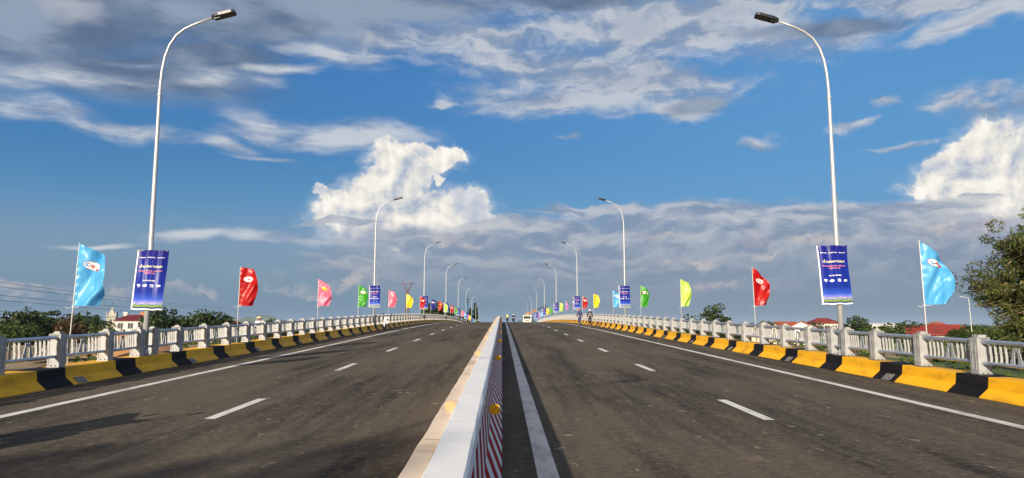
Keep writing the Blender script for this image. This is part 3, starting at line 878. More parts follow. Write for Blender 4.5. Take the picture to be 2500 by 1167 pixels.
def banner_mesh(seed, twist, curl):
    r = random.Random(seed)
    ph = [r.uniform(0, 6) for _ in range(4)]
    def S_(u, v):
        """u -0.5..0.5, v 0..1 up the banner"""
        x = u * BW * (1.0 - 0.03 * sin(v * pi)) + twist * (v - 0.5)
        y = -0.10 - 0.035 * cos(u * pi) + 0.016 * sin(u * 9 + ph[0] + v * 3) * (0.3 + v * 0.6) + 0.012 * sin(u * 23 + ph[1]) * v + 0.010 * sin(v * 7 + ph[2] + u * 4)
        y += curl * max(0, abs(u) - 0.36) * 3.0 * (0.5 + 0.5 * sin(v * 5 + ph[3]))
        y -= 0.02 * math.exp(-((u - 0.04 - 0.07 * (1 - v)) / 0.02) ** 2) * sin(v * pi)
        z = v * BH + 0.006 * sin(u * 14 + ph[2])
        return Vector((x, y, z))
    mb = MB(); nu, nv = 44, 36
    vs = []; uvs = []; fs = []; ms = []
    for j in range(nv + 1):
        for i in range(nu + 1):
            vs.append(S_(i / nu - 0.5, j / nv)); uvs.append((i / nu, j / nv))
    for j in range(nv):
        for i in range(nu):
            a = j * (nu + 1) + i
            fs.append((a, a + 1, a + nu + 2, a + nu + 1)); ms.append(4 if (i < 2) else 0)
    mb.idx(vs, fs, ms, True, uvs)
    m = len(vs)
    mb.idx([v + Vector((0, 0.006, 0)) for v in vs], [f[::-1] for f in fs], 4, True)
    # rim joins front and back
    ring = [i for i in range(nu + 1)] + [(j + 1) * (nu + 1) - 1 for j in range(1, nv + 1)] + [nv * (nu + 1) + i for i in range(nu - 1, -1, -1)] + [j * (nu + 1) for j in range(nv - 1, 0, -1)]
    rv = [vs[i] for i in ring] + [vs[i] + Vector((0, 0.006, 0)) for i in ring]; n = len(ring)
    mb.idx(rv, [(k, (k + 1) % n, n + (k + 1) % n, n + k) for k in range(n)], 4)
    def put(pts, faces, mi, off=0.004):
        q = []
        for x, z in pts:
            p = S_(max(-.5, min(.5, x / BW)), z / BH); q.append((p.x, p.y - off, p.z))
        mb.idx(q, faces, mi)
    for x, y, (tv, tf), mi in TXT:
        put([(a + x, b_ + y) for a, b_ in tv], tf, mi)
    def ell(cx, cz, rx, rz_, mi, off, n=20):
        put([(cx + rx * cos(2 * pi * k / n), cz + rz_ * sin(2 * pi * k / n)) for k in range(n)], [tuple(range(n))], mi, off)
    ell(-0.10, 0.66, 0.062, 0.034, 1, .004); ell(-0.10, 0.66, 0.018, 0.012, 3, .008, 8)
    ell(0.28, 0.66, 0.055, 0.03, 1, .004); ell(0.28, 0.66, 0.03, 0.008, 0, .008, 8)
    def rect(x0, x1, z0, z1, mi, off=.004): put([(x0, z0), (x1, z0), (x1, z1), (x0, z1)], [(0, 1, 2, 3)], mi, off)
    rect(0.06, 0.14, 0.625, 0.70, 1); put([(0.08, 0.64), (0.12, 0.64), (0.11, 0.69)], [(0, 1, 2)], 0, .008)
    put([(-0.31, 0.70), (-0.33, 0.665), (-0.285, 0.665), (-0.30, 0.625), (-0.245, 0.625), (-0.255, 0.66), (-0.22, 0.665), (-0.24, 0.70)], [tuple(range(8))], 1)
    o = mb.build('cloth', [MT['banner_print'], MT['letter_white'], MT['letter_yellow'], MT['letter_red'], MT['banner_edge']], fix=False)
    me = o.data; bpy.data.objects.remove(o)
    return me
BAN = [banner_mesh(3, 0.05, 0.10), banner_mesh(8, -0.05, 0.03), banner_mesh(14, 0.0, 0.06)]
b_ = MB()
for z in (0.01, BH - 0.01): b_.tube([(-BW / 2, -0.085, z), (BW / 2, -0.085, z)], 0.012, 8)
ROD = b_.build('batten', MT['galvanised']); ROD_ME = ROD.data; bpy.data.objects.remove(ROD)
b_ = MB()
for z in (0.01,): b_.tube([(-BW / 2, -0.085, z), (BW / 2, -0.085, z)], 0.011, 8)
q_ = b_.build('batten', MT['galvanised']); ROD_ME = q_.data; bpy.data.objects.remove(q_)
for side, xs in (('left', -9.74), ('right', 9.36)):
    for k, y in enumerate(LAMP_Y[:7]):
        dx = 0.03 if side == 'left' else (-0.09 if k == 0 else 0)
        z = rz(y) + (1.62 if side == 'left' else 1.78) if k == 0 else rz(y) + 1.72
        o = empty('banner', (xs + dx, y - 0.02, z), 0,
                  'blue inauguration banner on the %s lamp post of the %s railing' % (ORD[k], side), 'banner', 'blue banners hung on the lamp posts')
        o.rotation_euler = (0, radians(1.5 if side == 'left' else -1.2) if k == 0 else 0, 0)
        link_mesh('cloth', BAN[(0 if side == 'left' else 1) if k == 0 else (k + (side == 'left')) % 3], o)
        link_mesh('batten', ROD_ME, o); link_mesh('batten', ROD_ME, o, (0, 0, BH - 0.02))

# ------------------------------------------------------------------ flags
def cloth_fn(c, c2):
    def fn(N, b, tc, o):
        n = N.noise3(N.map(tc.outputs['Object'], sc=(5, 5, 2)), 1.5, 4, 0.6)
        cc = N.mix(N.ss(n, 0.4, 0.7), c, c2)
        N.put(b.inputs['Base Color'], cc)
        tr = N.new('ShaderNodeBsdfTranslucent'); N.put(tr.inputs[0], cc)
        mx = N.new('ShaderNodeMixShader'); mx.inputs[0].default_value = 0.35
        N.t.links.new(b.outputs[0], mx.inputs[1]); N.t.links.new(tr.outputs[0], mx.inputs[2]); N.t.links.new(mx.outputs[0], o.inputs[0])
        bump(N, b, N.noise3(N.map(tc.outputs['Object'], sc=(9, 9, 4)), 2.0, 3, 0.5), 0.25, 0.05)
    return fn
FC = {'light blue': ((0.13, 0.52, 0.88), (0.08, 0.42, 0.80)), 'red': ((0.55, 0.006, 0.006), (0.38, 0.003, 0.005)), 'pink': ((0.86, 0.22, 0.32), (0.80, 0.12, 0.24)),
      'green': ((0.06, 0.40, 0.025), (0.03, 0.28, 0.02)), 'yellow': ((0.92, 0.76, 0.015), (0.85, 0.60, 0.01)), 'dark blue': ((0.010, 0.012, 0.26), (0.006, 0.008, 0.18)),
      'lime green': ((0.62, 0.84, 0.12), (0.48, 0.76, 0.08)), 'mauve': ((0.62, 0.22, 0.58), (0.50, 0.14, 0.46)), 'orange': ((0.80, 0.16, 0.02), (0.7, 0.1, 0.02))}
for k, (a, b) in FC.items(): mat('cloth_' + k, a, 0.34, fn=cloth_fn(a, b))
mat('flag_pole', (0.55, 0.53, 0.50), 0.5)

FH = 1.44
def flag_mesh(colour, seed, w=0.66, droop=0.30, fold=0.06, emb='white', belly=0.10):
    r = random.Random(seed); ph = [r.uniform(0, 6.28) for _ in range(6)]
    def S_(u, v):
        """u 0 at the pole .. 1 free edge, v 0 top .. 1 bottom"""
        u = max(0.0, min(1.0, u)); v = max(0.0, min(1.0, v))
        out = w * (0.70 + 0.36 * sin(min(1, v * 1.05 + 0.12) * pi * 0.72 + 0.15)) * (1 - 0.10 * max(0, v - 0.8) * 5 * r0)
        x = u * out + belly * u * sin(v * pi) * 0.5
        z = FH * (1 - v) - droop * (u ** 1.25) * (1 - v) ** 2.2 + 0.03 * u * sin(v * 5 + ph[0]) - 0.03 * u * u * v * sin(ph[3])
        y = u ** 0.8 * (fold * sin(u * 5.5 + v * 4.2 + ph[1]) + fold * 0.55 * sin(u * 2.5 - v * 8.5 + ph[2]) + fold * 0.28 * sin(u * 13 + v * 12 + ph[4])) \
            + 0.012 * sin(v * 46 + ph[5]) * math.exp(-u * 9) + fold * 0.5 * sin((v + u * 0.6) * 17 + ph[0]) * 0.25 * u
        return Vector((x, y, z))
    r0 = 1.0
    mb = MB(); nu, nv = 30, 44
    vs = []; fs = []
    for j in range(nv + 1):
        for i in range(nu + 1): vs.append(S_(i / nu, j / nv))
    for j in range(nv):
        for i in range(nu):
            a = j * (nu + 1) + i; fs.append((a, a + nu + 1, a + nu + 2, a + 1))
    mb.idx(vs, fs, 0, True)
    o = mb.build('flag_cloth', MT['cloth_' + colour], fix=False)
    me = o.data; bpy.data.objects.remove(o)
    # emblem: oval badge with star and book, on both faces
    e = MB()
    def N_(u, v):
        p = S_(u, v); a = S_(min(1, u + .02), v) - p; b = S_(u, min(1, v + .02)) - p
        n = a.cross(b); n.normalize()
        return n if n.y < 0 else -n
    def put(pts, mi, off):
        for sgn in (1, -1):
            q = []
            for (x, z) in pts:
                u = 0.52 + x / w / 0.95; v = 0.31 - z / FH
                p = S_(u, v) + N_(u, v) * (off * sgn); q.append(p)
            c = sum(q, Vector()) / len(q)
            u = 0.52 + sum(p[0] for p in pts) / len(pts) / w / .95; v = 0.31 - sum(p[1] for p in pts) / len(pts) / FH
            c = S_(u, v) + N_(u, v) * (off * sgn)
            n = len(q)
            for k in range(n): e.face([q[k], q[(k + 1) % n], c], mi)
    def ring(rx, rz_, n=22): return [(rx * cos(2 * pi * k / n), rz_ * sin(2 * pi * k / n)) for k in range(n)]
    put(ring(0.178, 0.110), 1, .005); put(ring(0.168, 0.101), 0, .0085)
    star = []
    for k in range(10):
        a = pi / 2 + k * pi / 5; rr = 0.062 if k % 2 == 0 else 0.026
        star.append((-0.072 + rr * cos(a), 0.014 + rr * sin(a)))
    star2 = [(-0.072 + (x + 0.072) * 0.72, 0.014 + (y - 0.014) * 0.72) for x, y in star]
    put(star, 2, .0115); put(star2, 0, .014)
    put([(-0.06, -0.03), (0.035, -0.04), (0.055, 0.012), (-0.005, 0.035), (-0.03, 0.0)], 1, .017)
    put([(0.075, -0.042), (0.10, -0.035), (0.12, 0.02), (0.108, 0.02)], 1, .0165)
    put([(-0.06, -0.062), (0.06, -0.062), (0.055, -0.072), (-0.055, -0.072)], 2, .0115)
    base = {'white': MT['white_flat'], 'yellow': MT['reflector_yellow'], 'faint': MT['cloth_' + colour]}[emb]
    q = e.build('emblem', [base, MT['red_flat'] if emb != 'faint' else MT['letter_yellow'], MT['ink_grey'] if emb == 'white' else MT['letter_yellow']], fix=False)
    me2 = q.data; bpy.data.objects.remove(q)
    return me, me2
p_ = MB(); p_.tube([(0, 0, -1.42), (0, 0, FH + 0.02)], [0.016, 0.011], 8)
q_ = p_.build('flag_pole', MT['flag_pole']); POLE_ME = q_.data; bpy.data.objects.remove(q_)
t_ = MB()
for sg in (1, -1):
    t_.tube([(0, 0, 0.0), (0.05 * sg, -0.01, -0.03), (0.10 * sg, -0.02, -0.035 + 0.02 * sg), (0.16 * sg, -0.02, -0.02)], 0.004, 5)
t_.box((0, 0, 0), (0.03, 0.03, 0.02))
q_ = t_.build('tie_string', MT['white_flat']); TIE_ME = q_.data; bpy.data.objects.remove(q_)

# side, road station, colour, width, droop, emblem, what sets it apart
FL = [('L', 16.4, 'light blue', .64, .26, 'white', 'large light blue flag nearest on the left railing, in front of the church tower'),
      ('L', 26.6, 'red', .58, .10, 'white', 'dark edged red flag alone on the left railing between the light blue and pink flags'),
      ('L', 38.0, 'pink', .66, .34, 'yellow', 'pink flag with yellow oval badge, third along the left railing'),
      ('L', 48.6, 'green', .60, .22, 'white', 'green flag just before the second lamp post on the left railing'),
      ('L', 61.5, 'pink', .62, .16, 'faint', 'second pink flag of the left railing, just past the second lamp post'),
      ('L', 73.0, 'yellow', .62, .30, 'faint', 'yellow flag on the left railing in front of the pylon'),
      ('L', 84.8, 'red', .58, .16, 'white', 'red flag overlapping the third banner of the left railing'),
      ('L', 98.0, 'dark blue', .60, .12, 'white', 'dark blue flag with white badge on the left railing past the third lamp post'),
      ('L', 109.5, 'red', .62, .12, 'yellow', 'red flag with yellow badge past the dark blue flag on the left railing'),
      ('L', 121.0, 'lime green', .50, .12, 'faint', 'lime green flag just before the fourth lamp post on the left railing'),
      ('L', 135.0, 'red', .60, .12, 'white', 'red flag just past the fourth banner on the left railing'),
      ('L', 147.0, 'green', .60, .16, 'yellow', 'green flag with yellow badge far along the left railing'),
      ('L', 158.5, 'yellow', .58, .18, 'faint', 'yellow flag by the fifth lamp post on the left railing'),
      ('L', 172.0, 'pink', .60, .12, 'faint', 'small pink flag beyond the fifth lamp post on the left railing'),
      ('L', 185.0, 'light blue', .50, .3, 'white', 'small light blue flag in front of the blue lattice tower'),
      ('L', 197.0, 'mauve', .60, .16, 'faint', 'small mauve flag by the sixth lamp post on the left railing'),
      ('L', 210.0, 'yellow', .60, .16, 'faint', 'small yellow flag in front of the dark tall trees, left side'),
      ('L', 223.0, 'dark blue', .60, .2, 'white', 'tiny dark blue flag far down the left side near the dark trees'),
      ('L', 234.0, 'light blue', .60, .2, 'white', 'tiny light blue flag far down the left side at the foot of the dark trees'),
      ('L', 252.0, 'green', .60, .2, 'white', 'tiny green flag far down the left side beyond the crest'),
      ('L', 262.0, 'orange', .62, .1, 'faint', 'tiny orange flag at the crest on the left side'),
      ('L', 276.0, 'yellow', .62, .1, 'faint', 'tiny yellow flag at the crest on the left side, almost hidden by the road'),
      ('R', 16.2, 'light blue', .58, .40, 'white', 'large light blue flag nearest on the right railing beside the big tree'),
      ('R', 27.2, 'red', .56, .42, 'white', 'bright red flag with pointed top on the right railing'),
      ('R', 38.4, 'lime green', .50, .22, 'faint', 'lime green flag with a folded corner alone on the right railing'),
      ('R', 49.6, 'green', .50, .16, 'white', 'narrow dark green flag just before the second lamp post on the right railing'),
      ('R', 62.0, 'light blue', .58, .34, 'white', 'light blue flag just past the second lamp post on the right railing'),
      ('R', 75.3, 'yellow', .58, .16, 'faint', 'bright yellow flag behind the two walking men, right railing'),
      ('R', 85.6, 'red', .52, .22, 'white', 'red flag beside the third banner on the right railing'),
      ('R', 97.5, 'dark blue', .24, .3, 'white', 'narrow dark blue flag just past the third lamp post on the right railing'),
      ('R', 108.0, 'mauve', .34, .4, 'faint', 'narrow mauve flag on the right railing between the third and fourth lamp posts'),
      ('R', 120.0, 'lime green', .58, .14, 'faint', 'lime green flag just before the fourth banner on the right railing'),
      ('R', 132.0, 'pink', .40, .14, 'faint', 'pink flag partly behind the fourth banner on the right railing'),
      ('R', 144.0, 'green', .48, .4, 'faint', 'small green flag beyond the fourth banner on the right railing'),
      ('R', 156.0, 'yellow', .62, .16, 'faint', 'small yellow flag beside the fifth banner on the right railing'),
      ('R', 181.0, 'light blue', .58, .4, 'faint', 'small light blue flag at the tip of the crane boom, right side'),
      ('R', 188.5, 'mauve', .5, .2, 'faint', 'small mauve flag by the sixth banner on the right side')]
for i, (sd, y, colr, w, dr, emb, lab) in enumerate(FL):
    y *= 1.04 if sd == 'L' else 1.02
    x = XRR + 0.10 if sd == 'R' else XRL - 0.02
    f = empty('flag', (x, y, rz(y) + (1.76 if i != 0 else 1.72)), 0, lab, 'flag', 'coloured flags tied to the railings')
    f.rotation_euler = (0, radians({0: 1.8, 22: -1.0, 23: -1.5}.get(i, 0.6 * sin(i * 2.1))), radians({'dark blue': 0}.get(colr, 0) + 8 * sin(i * 1.7)))
    me, me2 = flag_mesh(colr, 11 + i * 3, w, dr, 0.13 if i in (0, 22) else 0.075, emb)
    c = link_mesh('flag_cloth', me, f); link_mesh('emblem', me2, c)
    link_mesh('flag_pole', POLE_ME, f); 
    if y < 60: link_mesh('tie_string', TIE_ME, f)

# ------------------------------------------------------------------ people
def skin(name, pts, edges, rad, m, parent, root=0, sub=2, merge=None):
    me = bpy.data.meshes.new(name)
    me.from_pydata([tuple(p) for p in pts], edges, [])
    o = bpy.data.objects.new(name, me); COL.objects.link(o)
    o.modifiers.new('skin', 'SKIN').use_smooth_shade = True
    for i, r in enumerate(rad):
        r = r if isinstance(r, tuple) else (r, r)
        me.skin_vertices[0].data[i].radius = r
        me.skin_vertices[0].data[i].use_root = (i == root)
    s_ = o.modifiers.new('sub', 'SUBSURF'); s_.levels = sub; s_.render_levels = sub
    dg = bpy.context.evaluated_depsgraph_get()
    nm = bpy.data.meshes.new_from_object(o.evaluated_get(dg))
    nm.materials.clear(); nm.materials.append(m)
    for p in nm.polygons: p.use_smooth = True
    bpy.data.objects.remove(o)
    return link_mesh(name, nm, parent)

mat('skin', (0.42, 0.24, 0.15), 0.6)
mat('navy_cloth', (0.035, 0.045, 0.12), 0.85)
mat('black_cloth', (0.018, 0.018, 0.022), 0.85)
mat('white_cloth', (0.70, 0.70, 0.68), 0.85)
mat('vest_yellow', (0.62, 0.66, 0.12), 0.8)
mat('helmet_white', (0.78, 0.76, 0.70), 0.35)
mat('helmet_red', (0.66, 0.16, 0.18), 0.4)
mat('reflective', (0.62, 0.62, 0.60), 0.4)
mat('straw', (0.66, 0.56, 0.38), 0.9)
mat('shoe', (0.05, 0.045, 0.04), 0.7)
mat('hair', (0.012, 0.010, 0.009), 0.6)
def V3(*a): return Vector(a)

def person(label, group, loc, face_deg, H, pose='walk', top='navy_cloth', legs='navy_cloth', hat='helmet_white', bands=False, sleeves=True):
    """a figure built facing -Y (towards the viewer) then turned"""
    root = empty('person', loc, radians(face_deg), label, 'person', group)
    k = H / 1.72
    if pose == 'walk':
        J = dict(pel=(0, 0, .93), wai=(0, -.01, 1.06), che=(0, -.02, 1.28), nek=(0, -.03, 1.46), hed=(0, -.05, 1.55), top=(0, -.05, 1.68),
                 shl=(-.18, -.02, 1.40), shr=(.18, -.02, 1.40), ell=(-.24, .05, 1.14), elr=(.24, -.04, 1.14), hal=(-.25, -.02, .90), har=(.25, -.14, .92),
                 hil=(-.09, 0, .90), hir=(.09, 0, .90), knl=(-.10, -.10, .50), knr=(.10, .03, .50), anl=(-.10, -.14, .09), anr=(.10, .20, .13), tol=(-.10, -.28, .035), tor=(.10, .10, .04))
    elif pose == 'sit':
        J = dict(pel=(0, .10, .80), wai=(0, .10, .93), che=(0, .06, 1.16), nek=(0, .03, 1.34), hed=(0, .0, 1.43), top=(0, .0, 1.56),
                 shl=(-.18, .05, 1.28), shr=(.18, .05, 1.28), ell=(-.27, -.10, 1.08), elr=(.27, -.10, 1.08), hal=(-.26, -.36, 1.04), har=(.26, -.36, 1.04),
                 hil=(-.10, .10, .78), hir=(.10, .10, .78), knl=(-.20, -.26, .68), knr=(.20, -.26, .68), anl=(-.20, -.18, .28), anr=(.20, -.18, .28), tol=(-.20, -.32, .24), tor=(.20, -.32, .24))
    else:
        J = dict(pel=(0, 0, .93), wai=(0, 0, 1.06), che=(0, -.01, 1.28), nek=(0, -.02, 1.46), hed=(0, -.03, 1.55), top=(0, -.03, 1.68),
                 shl=(-.18, 0, 1.40), shr=(.18, 0, 1.40), ell=(-.23, .02, 1.13), elr=(.26, -.06, 1.14), hal=(-.24, -.03, .88), har=(.18, -.22, 1.02),
                 hil=(-.09, 0, .90), hir=(.09, 0, .90), knl=(-.10, -.02, .50), knr=(.11, -.02, .50), anl=(-.11, .0, .08), anr=(.12, .0, .08), tol=(-.12, -.14, .035), tor=(.14, -.14, .035))
    J = {a: Vector(b) * k for a, b in J.items()}
    names = ['pel', 'wai', 'che', 'nek', 'hed', 'top', 'shl', 'ell', 'hal', 'shr', 'elr', 'har', 'hil', 'knl', 'anl', 'tol', 'hir', 'knr', 'anr', 'tor']
    R_ = dict(pel=(.13, .10), wai=(.12, .09), che=(.15, .10), nek=.055, hed=(.075, .09), top=(.06, .07), shl=.06, ell=.04, hal=.028, shr=.06, elr=.04, har=.028, hil=.09, knl=.06, anl=.04, tol=.035, hir=.09, knr=.06, anr=.04, tor=.035)
    chain = [('pel', 'wai'), ('wai', 'che'), ('che', 'nek'), ('nek', 'hed'), ('hed', 'top'), ('che', 'shl'), ('shl', 'ell'), ('ell', 'hal'), ('che', 'shr'), ('shr', 'elr'), ('elr', 'har'),
             ('pel', 'hil'), ('hil', 'knl'), ('knl', 'anl'), ('anl', 'tol'), ('pel', 'hir'), ('hir', 'knr'), ('knr', 'anr'), ('anr', 'tor')]
    sub = lambda ns, grow, shift={}: ([shift.get(n, J[n]) for n in ns], [(ns.index(a), ns.index(b)) for a, b in chain if a in ns and b in ns],
                                      [tuple(q * k + grow for q in (R_[n] if isinstance(R_[n], tuple) else (R_[n], R_[n]))) for n in ns])
    pts, ed, rd = sub(names, 0)
    # hands: palm, four unequal curled fingers and a thumb grow out of each wrist
    for s, hn, en in ((-1, 'hal', 'ell'), (1, 'har', 'elr')):
        w0 = names.index(hn); d = (J[hn] - J[en]).normalized()
        side = Vector((0, 1, 0)).cross(d).normalized() if pose != 'sit' else Vector((1, 0, 0))
        fw = side.cross(d).normalized()
        palm = J[hn] + d * 0.06 * k; pts.append(palm); pi_ = len(pts) - 1; ed.append((w0, pi_)); rd.append((.034 * k, .018 * k))
        for j, ln in enumerate((.062, .072, .068, .052)):
            b0 = palm + fw * (j - 1.5) * 0.018 * k + d * 0.03 * k
            b1 = b0 + d * ln * .55 * k + side * s * -.008 * k; b2 = b1 + d * ln * .45 * k + side * s * -.022 * k
            for q, rr in ((b0, .010), (b1, .009), (b2, .008)):
                pts.append(q); rd.append((rr * k, rr * k)); ed.append((len(pts) - 2 if q is not b0 else pi_, len(pts) - 1))
        t0 = J[hn] + d * .03 * k - fw * .03 * k; t1 = t0 + (d - fw * .6).normalized() * .045 * k
        for q, par in ((t0, w0), (t1, None)):
            pts.append(q); rd.append((.011 * k, .011 * k)); ed.append((par if par is not None else len(pts) - 2, len(pts) - 1))
    body = skin('body', pts, ed, rd, MT['skin'], root, 0, 1)
    pts, ed, rd = sub(['wai', 'pel', 'hil', 'knl', 'anl', 'hir', 'knr', 'anr'], .016)
    skin('trousers', pts, ed, rd, MT[legs], root, 1, 1)
    ns = ['pel', 'wai', 'che', 'shl', 'ell', 'shr', 'elr', 'nek'] + (['hal', 'har'] if sleeves else [])
    sh = {'nek': J['nek'] - Vector((0, 0, .045 * k)), 'hal': J['ell'].lerp(J['hal'], .92), 'har': J['elr'].lerp(J['har'], .92), 'pel': J['pel'] + Vector((0, 0, .02))}
    pts, ed, rd = sub(ns, .024, sh)
    jk = skin('jacket', pts, ed, rd, MT[top], root, 2, 1)
    if bands:
        mb = MB()
        for z, rr in ((1.13, .150), (1.27, .172)):
            mb.lathe((0, -.012 * k, z * k), [(rr * k, 0), ((rr + .012) * k, .006 * k), ((rr + .012) * k, .04 * k), (rr * k, .046 * k)], 20)
        o = mb.build('reflective_band', MT['reflective'], jk); o.scale = (1.05, .86, 1)
    # face
    mb = MB(); hc = J['hed']
    mb.box(hc + Vector((0, -.098 * k, -.002)), (.022 * k, .035 * k, .038 * k), 0, bev=.006)
    for s in (-1, 1): mb.box(hc + Vector((s * .085 * k, 0, 0)), (.018 * k, .035 * k, .05 * k), 0, bev=.005)
    mb.build('nose_and_ears', MT['skin'], root)
    for s in (-1, 1):
        mb = MB(); mb.lathe(hc + Vector((s * .032 * k, -.088 * k, .022 * k)), [(.004 * k, -.006), (.011 * k, 0), (.004 * k, .006)], 8, 0, 'Y'); mb.build('eye', MT['hair'], root)
    mb = MB(); mb.box(hc + Vector((0, -.092 * k, -.045 * k)), (.042 * k, .012 * k, .012 * k), 0, bev=.003); mb.build('mouth', MT['red_flat'], root)
    for s, n in ((-1, 'l'), (1, 'r')):
        a, t = J['an' + n], J['to' + n]
        mb = MB(); c = (a + t) / 2; mb.box((c.x, c.y, min(a.z, t.z) + .0), (.095 * k, .27 * k, .085 * k), 0, bev=.03)
        mb.build('shoe', MT['shoe'], root)
    top_ = J['top']
    mb = MB()
    if hat.startswith('helmet'):
        prof = [(.118, -.03), (.122, .0), (.118, .04), (.10, .075), (.06, .10), (.015, .11)]
        mb.lathe((top_.x, top_.y, top_.z - .05), [(a * k, b * k) for a, b in prof], 16)
        mb.box((top_.x, top_.y - .10 * k, top_.z - .075 * k), (.15 * k, .09 * k, .012 * k), 0, bev=.004)
        mb.build('helmet', MT[hat], root)
    elif hat == 'cone':
        mb.lathe((top_.x, top_.y, top_.z - .05), [(.22 * k, 0), (.225 * k, .006), (.11 * k, .075 * k), (.01, .15 * k)], 18)
        mb.build('conical_hat', MT['straw'], root)
    mb = MB(); mb.lathe((J['hed'].x, J['hed'].y + .012, J['hed'].z + .005), [(.05 * k, -.06 * k), (.088 * k, -.03 * k), (.097 * k, .03 * k), (.088 * k, .08 * k), (.04 * k, .11 * k)], 14)
    h = mb.build('hair', MT['hair'], root); h.location = (0, .016 * k, 0)
    return root

person('man in navy clothes and pink red helmet walking away by the right kerb', None, (7.28, 69.5, rz(69.5)), 180 + 8, 1.62, 'walk', 'navy_cloth', 'navy_cloth', 'helmet_red')
person('man in black jacket with reflective bands and white helmet by the right kerb', None, (7.98, 67.3, rz(67.3)), 180 - 6, 1.56, 'walk', 'black_cloth', 'black_cloth', 'helmet_white', True)

# ------------------------------------------------------------------ motorbikes
mat('tyre', (0.014, 0.014, 0.015), 0.8)
mat('bike_white', (0.75, 0.75, 0.76), 0.25)
mat('bike_black', (0.02, 0.02, 0.022), 0.3)
mat('chrome', (0.6, 0.6, 0.62), 0.15, 1.0)
mat('glass_dark', (0.03, 0.04, 0.05), 0.08)
mat('head_glass', (0.6, 0.6, 0.58), 0.1)
def wheel(root, c, r, w, rim='chrome', axis='X', name='wheel'):
    mb = MB()
    mb.lathe((c[0] - w / 2, c[1], c[2]), [(r * .72, 0), (r * .93, 0), (r, w * .25), (r, w * .75), (r * .93, w), (r * .72, w)], 24, 0, 'X')
    t = mb.build(name, MT['tyre'], root)
    mb = MB(); mb.lathe((c[0] - w * .45, c[1], c[2]), [(r * .70, 0), (r * .68, w * .9)], 24, 0, 'X')
    mb.lathe((c[0] - w * .6, c[1], c[2]), [(r * .2, 0), (r * .2, w * 1.2)], 12, 0, 'X')
    mb.build('rim', MT[rim], t)
    return t
def bike(label, loc, deg, body='bike_white', lean=0, group=None):
    """front wheel towards -Y"""
    root = empty('motorbike', loc, radians(deg), label, 'motorbike', group)
    root.rotation_euler = (0, radians(lean), radians(deg))
    wheel(root, (0, -.62, .29), .29, .09); wheel(root, (0, .62, .29), .29, .10)
    mb = MB()
    for s in (-1, 1): mb.tube([(s * .07, -.62, .29), (s * .07, -.52, .60), (s * .05, -.44, .86)], .018, 8)
    mb.build('fork', MT['chrome'], root)
    mb = MB()
    mb.prism([(-.92, .56), (-.66, .66), (-.40, .60), (-.36, .52), (-.62, .61), (-.90, .50)], -.06, .06, 'X')
    mb.build('front_mudguard', MT[body], root)
    mb = MB()
    mb.prism([(-.50, .90), (-.42, 1.0), (-.34, .92), (-.30, .62), (-.16, .36), (.12, .30), (.14, .42), (-.10, .50), (-.22, .70), (-.26, .92), (-.30, .98)], -.17, .17, 'X')
    mb.build('leg_shield', MT[body], root)
    mb = MB(); mb.prism([(-.02, .42), (.10, .72), (.50, .80), (.86, .84), (.90, .76), (.60, .56), (.30, .46)], -.12, .12, 'X'); mb.build('side_panel', MT[body], root)
    mb = MB(); mb.box((0, .36, .80), (.26, .72, .09), 0, bev=.035); mb.build('seat', MT['bike_black'], root)
    mb = MB(); mb.box((0, .05, .36), (.20, .42, .22), 0, bev=.04); mb.tube([(.12, .0, .28), (.15, .4, .30), (.15, .80, .36)], [.03, .04, .05], 10); mb.build('engine', MT['bolt'], root)
    mb = MB(); mb.tube([(-.36, -.30, 1.02), (-.20, -.38, .99), (0, -.40, .97), (.20, -.38, .99), (.36, -.30, 1.02)], .014, 8); mb.build('handlebar', MT['bike_black'], root)
    for s in (-1, 1):
        mb = MB(); mb.tube([(s * .24, -.37, 1.0), (s * .27, -.38, 1.10), (s * .32, -.36, 1.18)], .008, 6)
        mb.lathe((s * .34, -.38, 1.20), [(.045, 0), (.062, .012), (.062, .03), (.03, .04)], 14, 0, 'Y')
        mb.build('mirror', MT['bike_black'], root)
    mb = MB(); mb.lathe((0, -.44, .90), [(.085, 0), (.08, .03), (.05, .05)], 16, 0, 'Y'); mb.box((0, -.42, .90), (.24, .08, .16), 0, bev=.03); mb.build('headlight', MT['head_glass'], root)
    return root
bike('white scooter parked alone against the left kerb, its front wheel towards the viewer', (-8.72, 55.3, rz(55.3)), 14, 'bike_white', 6)
bike('black motorbike at the extreme left edge of the photo with one mirror showing', (-6.60, 9.0, rz(9.0) - 0.0), 12, 'bike_black', 0)
b1 = bike('motorbike ridden by the person in the yellow vest beside the median stripe at the crest', (0.95, 138.0, rz(138.0)), 0, 'bike_black')
person('rider in a yellow vest on a motorbike beside the median stripe at the crest', None, (0.95, 138.0, rz(138)), 0, 1.66, 'sit', 'vest_yellow', 'black_cloth', 'helmet_white')
b2 = bike('motorbike with the dark dressed rider between the median and the crane truck', (2.15, 141.0, rz(141.0)), 0, 'bike_black')
person('rider in dark clothes on a motorbike between the median and the crane truck', None, (2.15, 141.0, rz(141)), 0, 1.66, 'sit', 'black_cloth', 'black_cloth', 'helmet_white')
person('worker in white shirt and conical hat standing beyond the left railing', None, (-15.0, 46.0, rz(40) - .35), 20, 1.62, 'stand', 'white_cloth', 'black_cloth', 'cone')
person('worker in white shirt with bare black hair standing beyond the left railing', None, (-14.0, 46.5, rz(40) - .42), -60, 1.50, 'stand', 'white_cloth', 'black_cloth', 'none')

